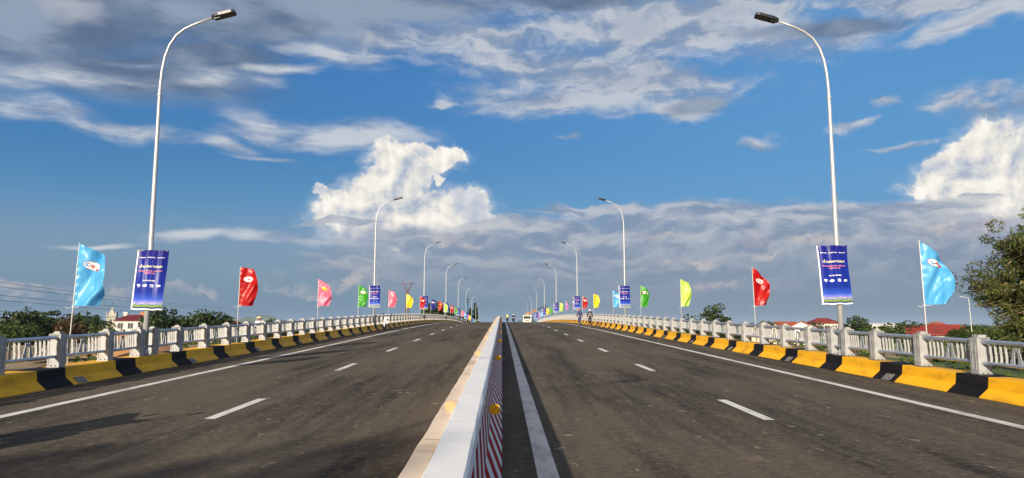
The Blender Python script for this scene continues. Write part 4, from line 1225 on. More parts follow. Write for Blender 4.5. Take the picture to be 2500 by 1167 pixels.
# ------------------------------------------------------------------ crane truck
mat('truck_cream', (0.72, 0.66, 0.50), 0.4)
mat('crane_orange', (0.48, 0.22, 0.07), 0.5)
mat('steel_dark', (0.03, 0.03, 0.032), 0.5)
def crane_truck(loc):
    t = empty('crane_truck', loc, 0, 'cream crane truck at the crest with its boom swung out to the right', 'crane truck')
    mb = MB()
    mb.prism([(-1.05, .55), (-1.10, 1.25), (-1.08, 1.75), (-.85, 2.75), (-.70, 2.90), (.75, 2.92), (.80, .60)], -1.15, 1.15, 'X')
    cab = mb.build('cab', MT['truck_cream'], t)
    mb = MB(); R = Matrix.Rotation(radians(-13), 3, 'X')
    mb.box((0, -.985, 2.25), (1.96, .03, .78), 0, R, bev=.01); mb.build('windscreen', MT['glass_dark'], cab)
    for s in (-1, 1):
        mb = MB(); mb.box((s * 1.155, -.2, 2.2), (.02, .9, .62)); mb.build('side_window', MT['glass_dark'], cab)
        mb = MB(); mb.box((s * .86, -1.10, .95), (.36, .06, .2), 0, bev=.02); mb.build('headlight', MT['head_glass'], cab)
        mb = MB(); mb.tube([(s * 1.15, -1.0, 2.5), (s * 1.38, -1.1, 2.45)], .02, 6); mb.box((s * 1.38, -1.1, 2.2), (.16, .06, .45), 0, bev=.02); mb.build('mirror', MT['steel_dark'], cab)
    mb = MB(); mb.box((0, -1.11, 1.42), (1.1, .05, .22), 0, bev=.01); mb.build('grille', MT['steel_dark'], cab)
    mb = MB(); mb.box((0, -1.13, .62), (2.3, .16, .32), 0, bev=.04); mb.build('bumper', MT['truck_cream'], t)
    mb = MB()
    for s in (-1, 1): mb.box((s * .42, 3.0, .85), (.16, 8.6, .28))
    mb.box((0, 4.6, 1.15), (2.3, 5.6, .16)); mb.box((0, 1.3, .98), (.7, .4, .3)); mb.box((0, 6.6, .98), (.7, .4, .3))
    mb.build('chassis', MT['steel_dark'], t)
    for y in (-.1, 4.6, 5.9):
        for s in (-1, 1): wheel(t, (s * .98, y, .5), .5, .3, 'truck_cream')
    mb = MB(); mb.lathe((0, 2.0, 1.1), [(.5, 0), (.45, .4), (.35, .5), (.35, 1.95), (.45, 2.0)], 14); mb.box((.1, 2.0, 3.2), (.8, .7, .5), 0, bev=.05)
    mb.build('turret', MT['crane_orange'], t)
    a = Vector((0.0, 2.0, 3.25)); d = Vector((5.6, 3.0, 2.35)).normalized()
    rot = d.to_track_quat('X', 'Z').to_matrix()
    mb = MB(); mb.box(a + d * 1.6, (3.4, .34, .42), 0, rot, bev=.02); bo = mb.build('boom', MT['crane_orange'], t)
    mb = MB(); mb.box(a + d * 4.9, (3.6, .22, .28), 0, rot); mb.box(a + d * 6.6, (.4, .3, .4), 0, rot); mb.tube([a + d * 6.7, a + d * 6.7 + Vector((0, 0, -.9))], .03, 6); mb.box(a + d * 6.7 + Vector((0, 0, -1.0)), (.14, .14, .25))
    mb.build('boom_tip', MT['steel_dark'], bo)
    for s in (-1, 1):
        mb = MB(); mb.box((s * 1.75, 2.0, 1.25), (1.4, .3, .26)); mb.box((s * 2.38, 2.0, .70), (.16, .16, 1.1)); mb.box((s * 2.38, 2.0, .06), (.4, .4, .12))
        mb.build('outrigger', MT['steel_dark'], t)
    return t
crane_truck((6.95, 207.0, rz(207.0)))

# ------------------------------------------------------------------ terrain
def sst(v, a, b):
    t = max(0.0, min(1.0, (v - a) / (b - a))); return t * t * (3 - 2 * t)
GZ = -6.0
def ground_z(x, y):
    s = max(sst(abs(x), 46, 90), sst(y, 55, 120))
    near = -0.55 + 0.0245 * max(0.0, min(40.0, y)) * 0.8
    near += 0.16 * noise.noise(Vector((x * .25, y * .25, 3))) * min(1, max(0, (abs(x) - 10) / 3))
    if abs(x) < 10.4: near -= 2.4
    z = near + (GZ - near) * s
    if abs(x) < 10.4: z = min(z, rz(y) - 2.4)
    return z
xs = [-9000, -4000, -2000, -1000, -600, -400, -300, -220, -160, -130, -110, -96, -84] + [-74 + 4 * k for k in range(0, 8)] + [-42 + 2 * k for k in range(0, 15)] + [-13, -12, -11.2, -10.5, -10.2, -5, 0, 5, 10.2, 10.5, 11.2, 12, 13] + [14 + 2 * k for k in range(0, 15)] + [46 + 4 * k for k in range(0, 8)] + [84, 96, 110, 130, 160, 220, 300, 400, 600, 1000, 2000, 4000, 9000]
ys = [-400, -200, -100, -60, -40, -20, -10] + [-4 + 2 * k for k in range(0, 45)] + [92, 100, 110, 120, 140, 170, 220, 300, 400, 600, 900, 1500, 2500, 4500, 8000, 14000]
mb = MB()
W_ = len(xs)
mb.idx([(x, y, ground_z(x, y)) for y in ys for x in xs], [(j * W_ + i, j * W_ + i + 1, (j + 1) * W_ + i + 1, (j + 1) * W_ + i) for j in range(len(ys) - 1) for i in range(W_ - 1)], 0, True)
def ground_fn(N, b, tc, o):
    P = tc.outputs['Object']
    x, y, z = N.sep(P)
    n = N.noise3(P, 0.12, 7, 0.6); m = N.noise3(P, 0.9, 6, 0.65); f = N.noise3(P, 7.0, 5, 0.7)
    soil = N.mix(N.ss(m, 0.35, 0.65), (0.34, 0.20, 0.11), (0.40, 0.31, 0.21))
    soil = N.mix(N.ss(f, 0.55, 0.72), soil, (0.52, 0.46, 0.36))
    grass = N.mix(N.ss(m, 0.35, 0.65), (0.055, 0.10, 0.022), (0.12, 0.16, 0.04))
    dead = N.ss(N.add(n, N.mul(N.sub(m, 0.5), 0.5)), 0.44, 0.56)
    far = N.ss(y, 70.0, 130.0)
    left = N.ss(x, -8.0, -14.0)
    k = N.mul(N.mul(N.mx(dead, N.mul(left, 0.75)), N.sub(1.0, far)), 1.0)
    N.put(b.inputs['Base Color'], N.mix(k, grass, soil))
    bump(N, b, N.add(m, f), 0.8, 0.12)
mat('ground', (0.2, 0.16, 0.1), 0.95, fn=ground_fn)
tag(mb.build('ground', MT['ground'], fix=False), kind='structure')

# distant blue hills, real ridges kilometres away
mat('hill', (0.07, 0.10, 0.06), 0.95, fn=worn((0.05, 0.08, 0.04), (0.11, 0.13, 0.07), 0.004, (0.4, 0.6), (0.9, 0.95), 0))
def hill_mesh(cx, cy, wx, h, seed):
    mb = MB(); nx, ny = 40, 12; vs = []
    for j in range(ny + 1):
        for i in range(nx + 1):
            u = i / nx * 2 - 1; v = j / ny * 2 - 1
            n = noise.fractal(Vector((u * 2.2 + seed, v * 1.5, seed * 3.1)), 0.9, 2.1, 5)
            hh = h * max(0, (1 - u * u)) ** .8 * max(0, 1 - v * v) * (0.72 + 0.55 * n) if abs(u) < 1 and abs(v) < 1 else 0
            vs.append((cx + u * wx, cy + v * wx * .45, GZ - 1 + max(0, hh)))
    mb.idx(vs, [(j * (nx + 1) + i, j * (nx + 1) + i + 1, (j + 1) * (nx + 1) + i + 1, (j + 1) * (nx + 1) + i) for j in range(ny) for i in range(nx)], 0, True)
    tag(mb.build('hills', MT['hill'], fix=False), kind='structure')
for px, w, h, d in ((410, 380, 52, 5200), (492, 260, 100, 5600), (545, 330, 62, 6200), (632, 260, 100, 6400), (690, 240, 66, 6400), (40, 700, 40, 6000), (300, 500, 30, 7000)):
    q = at(px, 795, d); hill_mesh(q.x, d, w, h, px * .13)

# ------------------------------------------------------------------ trees
def leaf_fn(a, b_, dead=None):
    def fn(N, b, tc, o):
        g = N.new('ShaderNodeNewGeometry')
        rpi = g.outputs['Random Per Island']
        c = N.mix(rpi, a, b_)
        n = N.noise3(tc.outputs['Object'], 0.55, 3, 0.5)
        c = N.mix(N.ss(n, 0.38, 0.62, 0, 0.55), c, tuple(q * 1.7 for q in b_))
        if dead: c = N.mix(N.ss(rpi, 0.86, 0.9), c, dead)
        N.put(b.inputs['Base Color'], c)
        tr = N.new('ShaderNodeBsdfTranslucent'); N.put(tr.inputs[0], c)
        mx = N.new('ShaderNodeMixShader'); mx.inputs[0].default_value = 0.25
        N.t.links.new(b.outputs[0], mx.inputs[1]); N.t.links.new(tr.outputs[0], mx.inputs[2]); N.t.links.new(mx.outputs[0], o.inputs[0])
    return fn
mat('leaf_dark', (0.03, 0.06, 0.015), 0.6, fn=leaf_fn((0.010, 0.024, 0.006), (0.034, 0.060, 0.012)))
mat('leaf_mid', (0.05, 0.1, 0.02), 0.55, fn=leaf_fn((0.012, 0.026, 0.005), (0.040, 0.062, 0.012)))
mat('leaf_light', (0.1, 0.16, 0.03), 0.55, fn=leaf_fn((0.022, 0.042, 0.008), (0.075, 0.105, 0.018)))
mat('leaf_rusty', (0.12, 0.07, 0.03), 0.6, fn=leaf_fn((0.04, 0.030, 0.010), (0.11, 0.060, 0.022)))
mat('leaf_bamboo', (0.1, 0.13, 0.03), 0.5, fn=leaf_fn((0.020, 0.034, 0.007), (0.095, 0.115, 0.022), (0.20, 0.15, 0.06)))
mat('bark', (0.10, 0.075, 0.05), 0.9, fn=worn((0.13, 0.10, 0.07), (0.06, 0.045, 0.03), 4.0))
mat('dry_stem', (0.36, 0.24, 0.13), 0.85, fn=worn((0.42, 0.30, 0.17), (0.26, 0.15, 0.08), 6.0))

def leaves(mb, c, rad, n, size, r, flat=0.6, lance=False):
    """n leaf faces scattered through a lump round c"""
    V = mb.v; F = mb.f
    for _ in range(n):
        while True:
            a = Vector((r.uniform(-1, 1), r.uniform(-1, 1), r.uniform(-1, 1)))
            if a.length < 1: break
        a = a.normalized() * (a.length ** 0.45)
        p = Vector((c[0] + a.x * rad, c[1] + a.y * rad, c[2] + a.z * rad * flat))
        t = Vector((r.gauss(0, 1), r.gauss(0, 1), r.gauss(0, .55) + (-.8 if lance else 0.0))).normalized()
        q = t.cross(Vector((r.gauss(0, 1), r.gauss(0, 1), r.gauss(0, 1) + 1.2))).normalized()
        L = size * r.uniform(.6, 1.3); w = L * (.13 if lance else .42)
        k = len(V)
        V += [tuple(p - t * L * .5), tuple(p + q * w), tuple(p + t * L * .6), tuple(p - q * w)]
        F.append((k, k + 1, k + 2, k + 3)); mb.m.append(0); mb.sm.append(False)

def tree_meshes(seed, h, cr, ch, clumps, per, size, base=.35, shape='round', leaf='leaf_dark', sparse=1.0):
    """trunk + limbs, and a crown of leaf clumps; heights in metres"""
    r = random.Random(seed)
    tk = MB(); cw = MB()
    zc = h - ch / 2
    lean = Vector((r.uniform(-.05, .05), r.uniform(-.05, .05), 0)) * h
    top = Vector((0, 0, zc)) + lean
    tk.tube([(0, 0, -0.5), tuple(Vector((0, 0, h * .25)) + lean * .2), tuple(Vector((0, 0, zc * .7)) + lean * .6), tuple(top), tuple(top + Vector((0, 0, ch * .32)))],
            [h * .032, h * .024, h * .018, h * .011, h * .004], 7)
    for i in range(clumps):
        while True:
            a = Vector((r.uniform(-1, 1), r.uniform(-1, 1), r.uniform(-1, 1)))
            if a.length <= 1 and a.length > .35: break
        if shape == 'layer': a.z = round(a.z * 2.5) / 2.5 + r.uniform(-.06, .06)
        sx = 1.0
        if shape == 'cone': sx = max(.18, (1 - (a.z + 1) / 2) ** .7)
        if shape == 'dome': sx = 1.0 if a.z > -.2 else .8
        c = Vector((a.x * cr * sx, a.y * cr * sx, zc + a.z * ch / 2)) + lean
        cl = cr * r.uniform(.20, .36) * (0.6 if shape == 'cone' else 1)
        leaves(cw, c, cl, per, size, r, .35 if shape == 'layer' else .7)
        if i % 2 == 0:
            st = top * r.uniform(.55, 1.0)
            mid = st.lerp(c, .5) + Vector((0, 0, -.04 * h))
            tk.tube([tuple(st), tuple(mid), tuple(c)], [h * .008, h * .005, h * .002], 5)
    a = tk.build('trunk', MT['bark'], fix=False); b = cw.build('crown', MT[leaf], fix=False)
    m = (a.data, b.data)
    bpy.data.objects.remove(a); bpy.data.objects.remove(b)
    return m

KIND = {
    'round': tree_meshes(1, 10, 3.3, 6.0, 60, 70, .42, leaf='leaf_dark'),
    'broad': tree_meshes(2, 9, 4.6, 4.8, 70, 62, .46, shape='dome', leaf='leaf_mid'),
    'layer': tree_meshes(3, 11, 4.2, 6.0, 52, 62, .42, shape='layer', leaf='leaf_dark'),
    'light': tree_meshes(4, 8.5, 4.0, 5.0, 60, 66, .44, shape='dome', leaf='leaf_light'),
    'rusty': tree_meshes(5, 8.5, 3.0, 5.0, 46, 56, .42, leaf='leaf_rusty'),
    'open': tree_meshes(6, 10.5, 3.4, 6.4, 34, 60, .40, leaf='leaf_mid'),
    'tall': tree_meshes(7, 18, 2.6, 14.5, 74, 60, .55, shape='cone', leaf='leaf_dark'),
}
tcount = [0]
def tree(kind, px, ytop, d, label, h=None, wide=1.0, group='trees growing beyond the bridge', extra=0.0):
    q = at(px, ytop, d)
    g = ground_z(q.x, d) if d < 130 else GZ
    H0 = {'round': 10, 'broad': 9, 'layer': 11, 'light': 8.5, 'rusty': 8.5, 'open': 10.5, 'tall': 18}[kind]
    k = (q.z - g) / H0
    t = empty('tree', (q.x, d, g), tcount[0] * 1.7, label, 'tree', group)
    t.scale = (k * wide, k * wide, k); tcount[0] += 1
    link_mesh('trunk', KIND[kind][0], t); link_mesh('crown', KIND[kind][1], t)
    return t
G1 = 'trees growing beyond the left railing'; G2 = 'trees growing beyond the right railing'
T_ = [('light', 8, 792, 104, 'low olive green tree at the extreme left edge of the photo', 1.3, G1), ('broad', 60, 765, 112, 'wide flat topped tree left of the nearest light blue flag pole', .7, G1),
      ('layer', 104, 757, 122, 'dark tiered tree with level branches at the far left', .75, G1), ('light', 40, 793, 96, 'pale green bush like tree below the flat topped one', 1.1, G1), ('round', 142, 786, 118, 'dark round tree just right of the dark tiered tree', 1.0, G1),
      ('rusty', 178, 779, 110, 'rust brown tree behind the foot of the nearest light blue flag pole', .8, G1), ('broad', 206, 772, 124, 'dark green spreading tree between the rust brown tree and the coconut palm', .75, G1),
      ('light', 256, 797, 100, 'leafy pale tree in front of the church tower', .7, G1), ('round', 300, 806, 98, 'low dark tree in front of the white house', .8, G1), ('round', 398, 752, 132, 'big dense dark tree just right of the left blue banner', .95, G1),
      ('broad', 428, 786, 150, 'drooping tree on the right flank of the big dense tree', .9, G1), ('broad', 498, 766, 150, 'yellow green tree between the big dense tree and the red roofed shed', 1.0, G1), ('layer', 470, 784, 156, 'small dark tree left of the yellow green tree', .8, G1),
      ('round', 590, 788, 190, 'small dark tree right of the red roofed shed', 1.0, G1), ('broad', 668, 786, 200, 'low dark tree seen over the railing past the conical hat worker', 1.2, G1), ('round', 722, 786, 230, 'distant low tree over the left railing near the pink flag', 1.3, G1),
      ('tall', 1157, 737, 300, 'tall pointed dark tree beyond the crest', .9, 'trees far down the left side'), ('tall', 1149, 750, 296, 'shorter pointed dark tree left of the tall one', 1.1, 'trees far down the left side'),
      ('round', 1065, 738, 250, 'dark tree behind the red flag with yellow badge', 1.0, 'trees far down the left side'), ('round', 1049, 752, 250, 'small dark tree behind the dark blue flag on the left', .7, 'trees far down the left side'),
      ('round', 1084, 752, 262, 'small dark tree behind the fourth left banner', .8, 'trees far down the left side'), ('round', 1118, 770, 280, 'dark low tree below the left yellow flag at the crest', .8, 'trees far down the left side'),
      ('open', 1728, 744, 128, 'open crowned tree with gaps beyond the right railing', 1.05, G2), ('round', 1768, 775, 134, 'dark shrub like tree just right of the open crowned tree', .9, G2), ('round', 1692, 783, 140, 'small dark tree left of the open crowned tree', .7, G2),
      ('round', 2088, 773, 118, 'dark tree between the red roofed villa and the white warehouse', .75, G2), ('light', 2160, 798, 112, 'bright green tree in front of the white warehouse', 1.15, G2), ('broad', 2215, 793, 116, 'mid green tree just left of the red roofed houses on the right', 1.0, G2),
      ('broad', 2122, 806, 102, 'low tree below the white warehouse', .9, G2), ('light', 2396, 793, 96, 'pale green tree right of the red roofed houses', 1.0, G2), ('light', 2440, 800, 84, 'pale green bush like tree below the far street light', 1.0, G2), ('broad', 2345, 806, 82, 'sprawling shrub tree in front of the rightmost red roof', .8, G2),
      ('broad', 2480, 792, 90, 'olive tree behind the big bamboo at the right edge', 1.1, G2), ('layer', 1995, 786, 190, 'small dark tree left of the beige villa', .5, G2), ('round', 1880, 787, 150, 'dark tree behind the black tent roof', .8, G2), ('round', 1835, 790, 190, 'small distant tree left of the black tent roof', .9, G2)]
for kd, px, yt, d, lab, wd, g in T_: tree(kd, px, yt, d, lab, None, wd, g)

# far woodland along the whole horizon
def woods():
    r = random.Random(5); mb = MB()
    for band, (d0, d1, n, s) in enumerate(((260, 420, 260, 3.4), (430, 800, 330, 5.0), (900, 2200, 330, 11.0))):
        for i in range(n):
            d = r.uniform(d0, d1); a = r.uniform(-.86, .80)
            x = d * a
            if abs(x) < 24: continue
            top = 7.5 + r.uniform(-2.2, 1.6) + (0 if band < 2 else r.uniform(-1, 1.5))
            k = r.uniform(.7, 1.4)
            leaves(mb, (x, d, GZ + top * .55), s * k, 34, s * .42, r, min(1, top / s * .42))
    o = mb.build('distant_woods', MT['leaf_dark'], fix=False)
    tag(o, kind='stuff')
woods()

# coconut palm
def palm(px, ytop, d, label):
    q = at(px, ytop, d); h = q.z - GZ
    t = empty('palm_tree', (q.x, d, GZ), 0, label, 'palm')
    mb = MB(); mb.tube([(0, 0, 0), (.2, 0, h * .4), (.1, 0, h * .8), (0, 0, h - 1.6)], [.24, .18, .14, .12], 8); mb.build('trunk', MT['bark'], t)
    mb = MB(); r = random.Random(3)
    for k in range(20):
        a = k * 2.4; up = r.uniform(-.2, 1.0)
        pts = []
        for j in range(9):
            s = j / 8 * 3.3
            pts.append(Vector((cos(a) * s * .85, sin(a) * s * .85, h - 1.6 + up * s * .75 - .19 * s * s)))
        mb.tube(pts, [.03 * (1 - j / 9) + .006 for j in range(9)], 4)
        sd = Vector((-sin(a), cos(a), 0))
        for j in range(1, 9):
            for sub in (0, .5):
                p = pts[j - 1].lerp(pts[j], sub)
                for s in (-1, 1):
                    e = p + sd * s * (.55 * (1 - j / 12)) + Vector((0, 0, -.35)) + (pts[j] - pts[j - 1]) * .5
                    mb.face([p, p + (pts[j] - pts[j - 1]) * .3, e])
    mb.build('fronds', MT['leaf_mid'], t, fix=False)
palm(243, 762, 118, 'coconut palm just left of the church tower')

# the big feathery bamboo at the right edge
def bamboo(loc):
    t = empty('bamboo_clump', loc, 0, 'large feathery bamboo clump with bare dry canes at the right edge of the photo', 'bamboo')
    r = random.Random(21)
    st = MB(); dr = MB(); lf = MB()
    for i in range(56):
        a = r.uniform(0, 2 * pi); reach = r.uniform(.5, 2.6); h = r.uniform(4.2, 7.0)
        if i < 20: a = r.uniform(pi * .62, pi * 1.40); reach = r.uniform(1.0, 2.6)
        b0 = Vector((r.gauss(0, .5), r.gauss(0, .5), -.2))
        pts = []
        for j in range(10):
            s = j / 9
            pts.append(b0 + Vector((cos(a) * reach * s ** 2.1, sin(a) * reach * s ** 2.1, h * (s - .16 * s ** 3.2))))
        st.tube(pts, [.028 * (1 - j / 10) + .005 for j in range(10)], 5)
        for j in range(4, 10):
            p = pts[j]
            for q in range(5):
                sp = Vector((r.gauss(0, .45), r.gauss(0, .45), r.gauss(-.05, .28)))
                st.tube([p, p + sp * .6 + Vector((0, 0, .05)), p + sp - Vector((0, 0, .10))], .005, 3, caps=False)
                leaves(lf, tuple(p + sp), r.uniform(.24, .46), 84, .17, r, .8, lance=True)
    # dry leafless canes fanning out to the left at mid height
    for i in range(46):
        z0 = r.uniform(2.2, 3.4); a = pi + r.gauss(0, .42)
        L = r.uniform(1.4, 3.9); up = r.gauss(.10, .26)
        pts = [Vector((.3, 0, z0)) + Vector((cos(a) * L * s, sin(a) * L * s * .8, L * s * up - .10 * L * s * s + r.gauss(0, .02))) for s in (0, .2, .4, .6, .8, 1.0)]
        dr.tube(pts, [.020, .015, .011, .008, .006, .003], 4, caps=False)
        for q in range(3):
            p = pts[r.randint(2, 5)]; v = Vector((r.gauss(-.25, .2), r.gauss(0, .2), r.gauss(-.05, .2)))
            dr.tube([p, p + v], [.005, .002], 3, caps=False)
    for i in range(14):
        a = r.uniform(pi * .8, pi * 1.2); p = Vector((cos(a) * r.uniform(.5, 2.2), r.gauss(0, .8), r.uniform(.3, 2.0)))
        leaves(lf, tuple(p), .5, 60, .20, r, .8, lance=True)
    st.build('canes', MT['bark'], t, fix=False); dr.build('dry_canes', MT['dry_stem'], t, fix=False); lf.build('foliage', MT['leaf_bamboo'], t, fix=False)
bq = at(2625, 700, 26.0)
bamboo((bq.x, 26.0, ground_z(bq.x, 26.0) - .2))

# weeds behind the right railing and along the left verge
def weeds():
    r = random.Random(9); mb = MB()
    for i in range(420):
        y = r.uniform(13, 70); x = r.choice([1, 1, -1]) * r.uniform(10.6, 34)
        if x < 0 and y < 30: continue
        z = ground_z(x, y)
        leaves(mb, (x, y, z + .18), r.uniform(.25, .6), 26, .24, r, .6)
    tag(mb.build('weeds', MT['leaf_light'], fix=False), kind='stuff')
weeds()

# out of frame on the left: roadside trees whose crowns shade the asphalt and parts of the left railing
for i, (x, y, h, w, lab) in enumerate(((-18.2, -32.6, 13.6, .9, 'leafy roadside tree behind the viewpoint on the left, shading the asphalt at the bottom left'),
                                      (-15.4, -35.5, 12.6, .8, 'second leafy roadside tree behind the viewpoint on the left, close to the parapet'),
                                      (-22.5, 5.0, 9.8, 1.0, 'leafy roadside tree left of the frame, shading part of the left railing'))):
    t = empty('tree', (x, y, ground_z(x, y)), 1.3 * i, lab, 'tree', G1)
    t.scale = (w, w, h / 9.0)
    link_mesh('trunk', KIND['broad'][0], t); link_mesh('crown', KIND['broad'][1], t)

# ------------------------------------------------------------------ buildings
mat('wall_white', (0.72, 0.68, 0.60), 0.8, fn=worn((0.74, 0.70, 0.62), (0.60, 0.56, 0.49), .6, bstr=0))
mat('wall_cream', (0.55, 0.48, 0.36), 0.85, fn=worn((0.58, 0.50, 0.38), (0.44, 0.38, 0.28), .6, bstr=0))
mat('stone', (0.42, 0.40, 0.33), 0.9, fn=worn((0.44, 0.42, 0.35), (0.30, 0.29, 0.24), .9, bstr=0))
def roof_fn(c1, c2):
    def fn(N, b, tc, o):
        P = tc.outputs['Object']; x, y, z = N.sep(P)
        n = N.noise3(P, 1.2, 5, 0.6)
        rows = N.m('FRACT', N.mul(z, 3.2)); cols = N.m('FRACT', N.mul(N.add(x, y), 3.0))
        c = N.mix(N.ss(n, 0.35, 0.7), c1, c2)
        c = N.mix(N.mul(N.ss(rows, 0.22, 0.0), 0.4), c, tuple(q * .4 for q in c1))
        N.put(b.inputs['Base Color'], c); bump(N, b, N.add(rows, cols), 0.5, 0.05)
    return fn
mat('roof_maroon', (0.28, 0.03, 0.035), 0.6, fn=roof_fn((0.17, 0.014, 0.018), (0.11, 0.014, 0.016)))
mat('roof_red', (0.36, 0.06, 0.03), 0.7, fn=roof_fn((0.26, 0.032, 0.020), (0.16, 0.024, 0.018)))
mat('roof_orange', (0.5, 0.13, 0.05), 0.7, fn=roof_fn((0.36, 0.080, 0.030), (0.24, 0.055, 0.026)))
mat('roof_black', (0.02, 0.02, 0.025), 0.7)
mat('roof_sheet', (0.70, 0.70, 0.68), 0.5)
mat('shutter', (0.03, 0.025, 0.022), 0.5)
mat('tank_brick', (0.42, 0.17, 0.09), 0.8)
mat('frame_white', (0.6, 0.58, 0.54), 0.6)

def window(parent, c, w, h, facing='Y'):
    mb = MB()
    x, y, z = c
    for a, b_, sx, sz in ((0, h / 2 + .05, w + .2, .1), (0, -h / 2 - .05, w + .2, .1), (-w / 2 - .05, 0, .1, h), (w / 2 + .05, 0, .1, h), (0, 0, .05, h)):
        d = (sx, .1, sz) if facing == 'Y' else (.1, sx, sz)
        o = (x + a, y, z + b_) if facing == 'Y' else (x, y + a, z + b_)
        mb.box(o, d)
    f = mb.build('window', MT['frame_white'], parent)
    mb = MB(); mb.box((x, y + (.02 if facing == 'Y' else 0), z), (w, .04, h) if facing == 'Y' else (.04, w, h)); mb.build('pane', MT['shutter'], f)
def hip(mb, w, d, z, h, over=.5, ridge=.45):
    x, y = w / 2 + over, d / 2 + over; r = w / 2 * ridge
    v = [(-x, -y, z), (x, -y, z), (x, y, z), (-x, y, z), (-r, 0, z + h), (r, 0, z + h)]
    mb.idx(v + [(a, b_, c - .18) for a, b_, c in v[:4]], [(0, 1, 5, 4), (1, 2, 5), (2, 3, 4, 5), (3, 0, 4), (6, 7, 1, 0), (7, 8, 2, 1), (8, 9, 3, 2), (9, 6, 0, 3), (9, 8, 7, 6)])
def gable(mb, w, d, z, h, over=.4):
    """ridge runs along x"""
    x, y = w / 2 + over, d / 2 + over; t = .16
    v = [(-x, -y, z), (x, -y, z), (x, 0, z + h), (-x, 0, z + h), (-x, y, z), (x, y, z)]
    lo = [(a, b_, c - t) for a, b_, c in v]
    mb.idx(v + lo, [(0, 1, 2, 3), (3, 2, 5, 4), (7, 6, 9, 8), (8, 9, 10, 11), (6, 7, 1, 0), (5, 11, 10, 4), (0, 3, 9, 6), (3, 4, 10, 9), (1, 7, 8, 2), (2, 8, 11, 5)])
def house(px, ytop, d, w, dep, wallh, roofh, style, wallm, roofm, label, deg=0, cat='house', wins=3):
    """wallh = height of the eaves under the roof top; stands on the plain"""
    q = at(px, ytop, d); H = q.z - GZ; ze = H - roofh
    t = empty('house', (q.x, d + dep / 2, GZ), radians(deg), label, cat)
    mb = MB(); mb.box((0, 0, ze / 2), (w, dep, ze))
    if style == 'gable':
        for s in (-1, 1):
            mb.prism([(-dep / 2, ze), (dep / 2, ze), (0, ze + roofh - .2)], s * w / 2 - .1, s * w / 2 + .098, 'X')
    mb.build('wall', MT[wallm], t)
    mb = MB()
    (hip if style == 'hip' else gable)(mb, w, dep, ze, roofh)
    rf = mb.build('roof', MT[roofm], t)
    st = 3.4
    for fl in range(int(ze // st)):
        z = ze - 1.5 - fl * st
        for k in range(wins):
            window(t, (-w / 2 + (k + .5) * w / wins, -dep / 2 - .03, z), 1.3, 1.5)
        if style == 'gable' or fl == 0:
            window(t, (w / 2 + .03, 0, z), 1.2, 1.4, 'X'); window(t, (-w / 2 - .03, 0, z), 1.2, 1.4, 'X')
    return t, ze, rf
h1, ze, rf = house(313, 768, 200, 7.4, 7.0, 0, 1.5, 'hip', 'wall_white', 'roof_maroon', 'white two storey house with maroon hip roof behind the nearest left lamp post', 12, wins=3)
mb = MB(); mb.box((-.6, -4.1, ze - 3.2), (7.0, 1.2, .22)); mb.box((-.6, -4.65, ze - 2.75), (7.0, .1, .8)); mb.build('balcony', MT['wall_white'], h1)
mb = MB(); mb.box((-2.6, 1.5, ze + 1.2), (.9, .9, 1.5)); mb.box((-2.6, 1.5, ze + 2.1), (1.15, 1.15, .3)); mb.build('stair_turret', MT['wall_white'], rf)
mb = MB(); mb.box((2.0, 1.0, ze + 1.5), (1.5, 1.4, 1.7)); mb.build('water_tank', MT['tank_brick'], rf)
house(533, 783, 165, 6.0, 5.0, 0, .7, 'gable', 'wall_cream', 'roof_maroon', 'low shed with a long flat red roof behind the left railing posts', 3, 'shed', 2)
house(2022, 776, 190, 5.6, 7.0, 0, 1.2, 'hip', 'wall_cream', 'roof_red', 'beige villa with dark red hip roof beside the nearest right lamp post', -6)
house(1930, 785, 172, 4.6, 6.5, 0, 1.5, 'gable', 'wall_cream', 'roof_orange', 'left of the two low houses with rusty orange roofs seen over the right railing', 8)
house(1972, 784, 166, 4.4, 6.0, 0, 1.6, 'gable', 'wall_white', 'roof_orange', 'orange roofed house with a pale gable just left of the beige villa', 62)
house(2268, 795, 112, 5.0, 5.2, 0, 1.3, 'gable', 'wall_cream', 'roof_red', 'red roofed house with a gable to its right, behind the nearest right flag pole', -12)
house(2307, 786, 150, 4.6, 6.0, 0, 1.8, 'hip', 'wall_white', 'roof_orange', 'orange hip roofed house rearmost between the two red roofed ones', 5)
house(2336, 792, 116, 3.9, 5.0, 0, 1.5, 'gable', 'wall_cream', 'roof_red', 'rightmost red roofed house near the far street light', -16)
house(2400, 818, 88, 2.6, 3.0, 0, .5, 'gable', 'wall_white', 'roof_sheet', 'little white walled hut with pale roof right of the red roofed houses', 10, 'hut', 1)
house(1874, 782, 140, 3.4, 4.5, 0, 1.5, 'gable', 'wall_cream', 'roof_black', 'small house with a black pitched roof left of the orange roofed houses', 70)
house(2152, 788, 400, 21.5, 18, 0, 1.0, 'gable', 'wall_white', 'roof_sheet', 'long white warehouse right of the nearest right lamp post', -2, 'warehouse', 1)
house(2212, 796, 230, 8.0, 7.0, 0, 1.0, 'gable', 'wall_cream', 'roof_sheet', 'low grey roofed building right of the white warehouse', 6, 'building', 2)

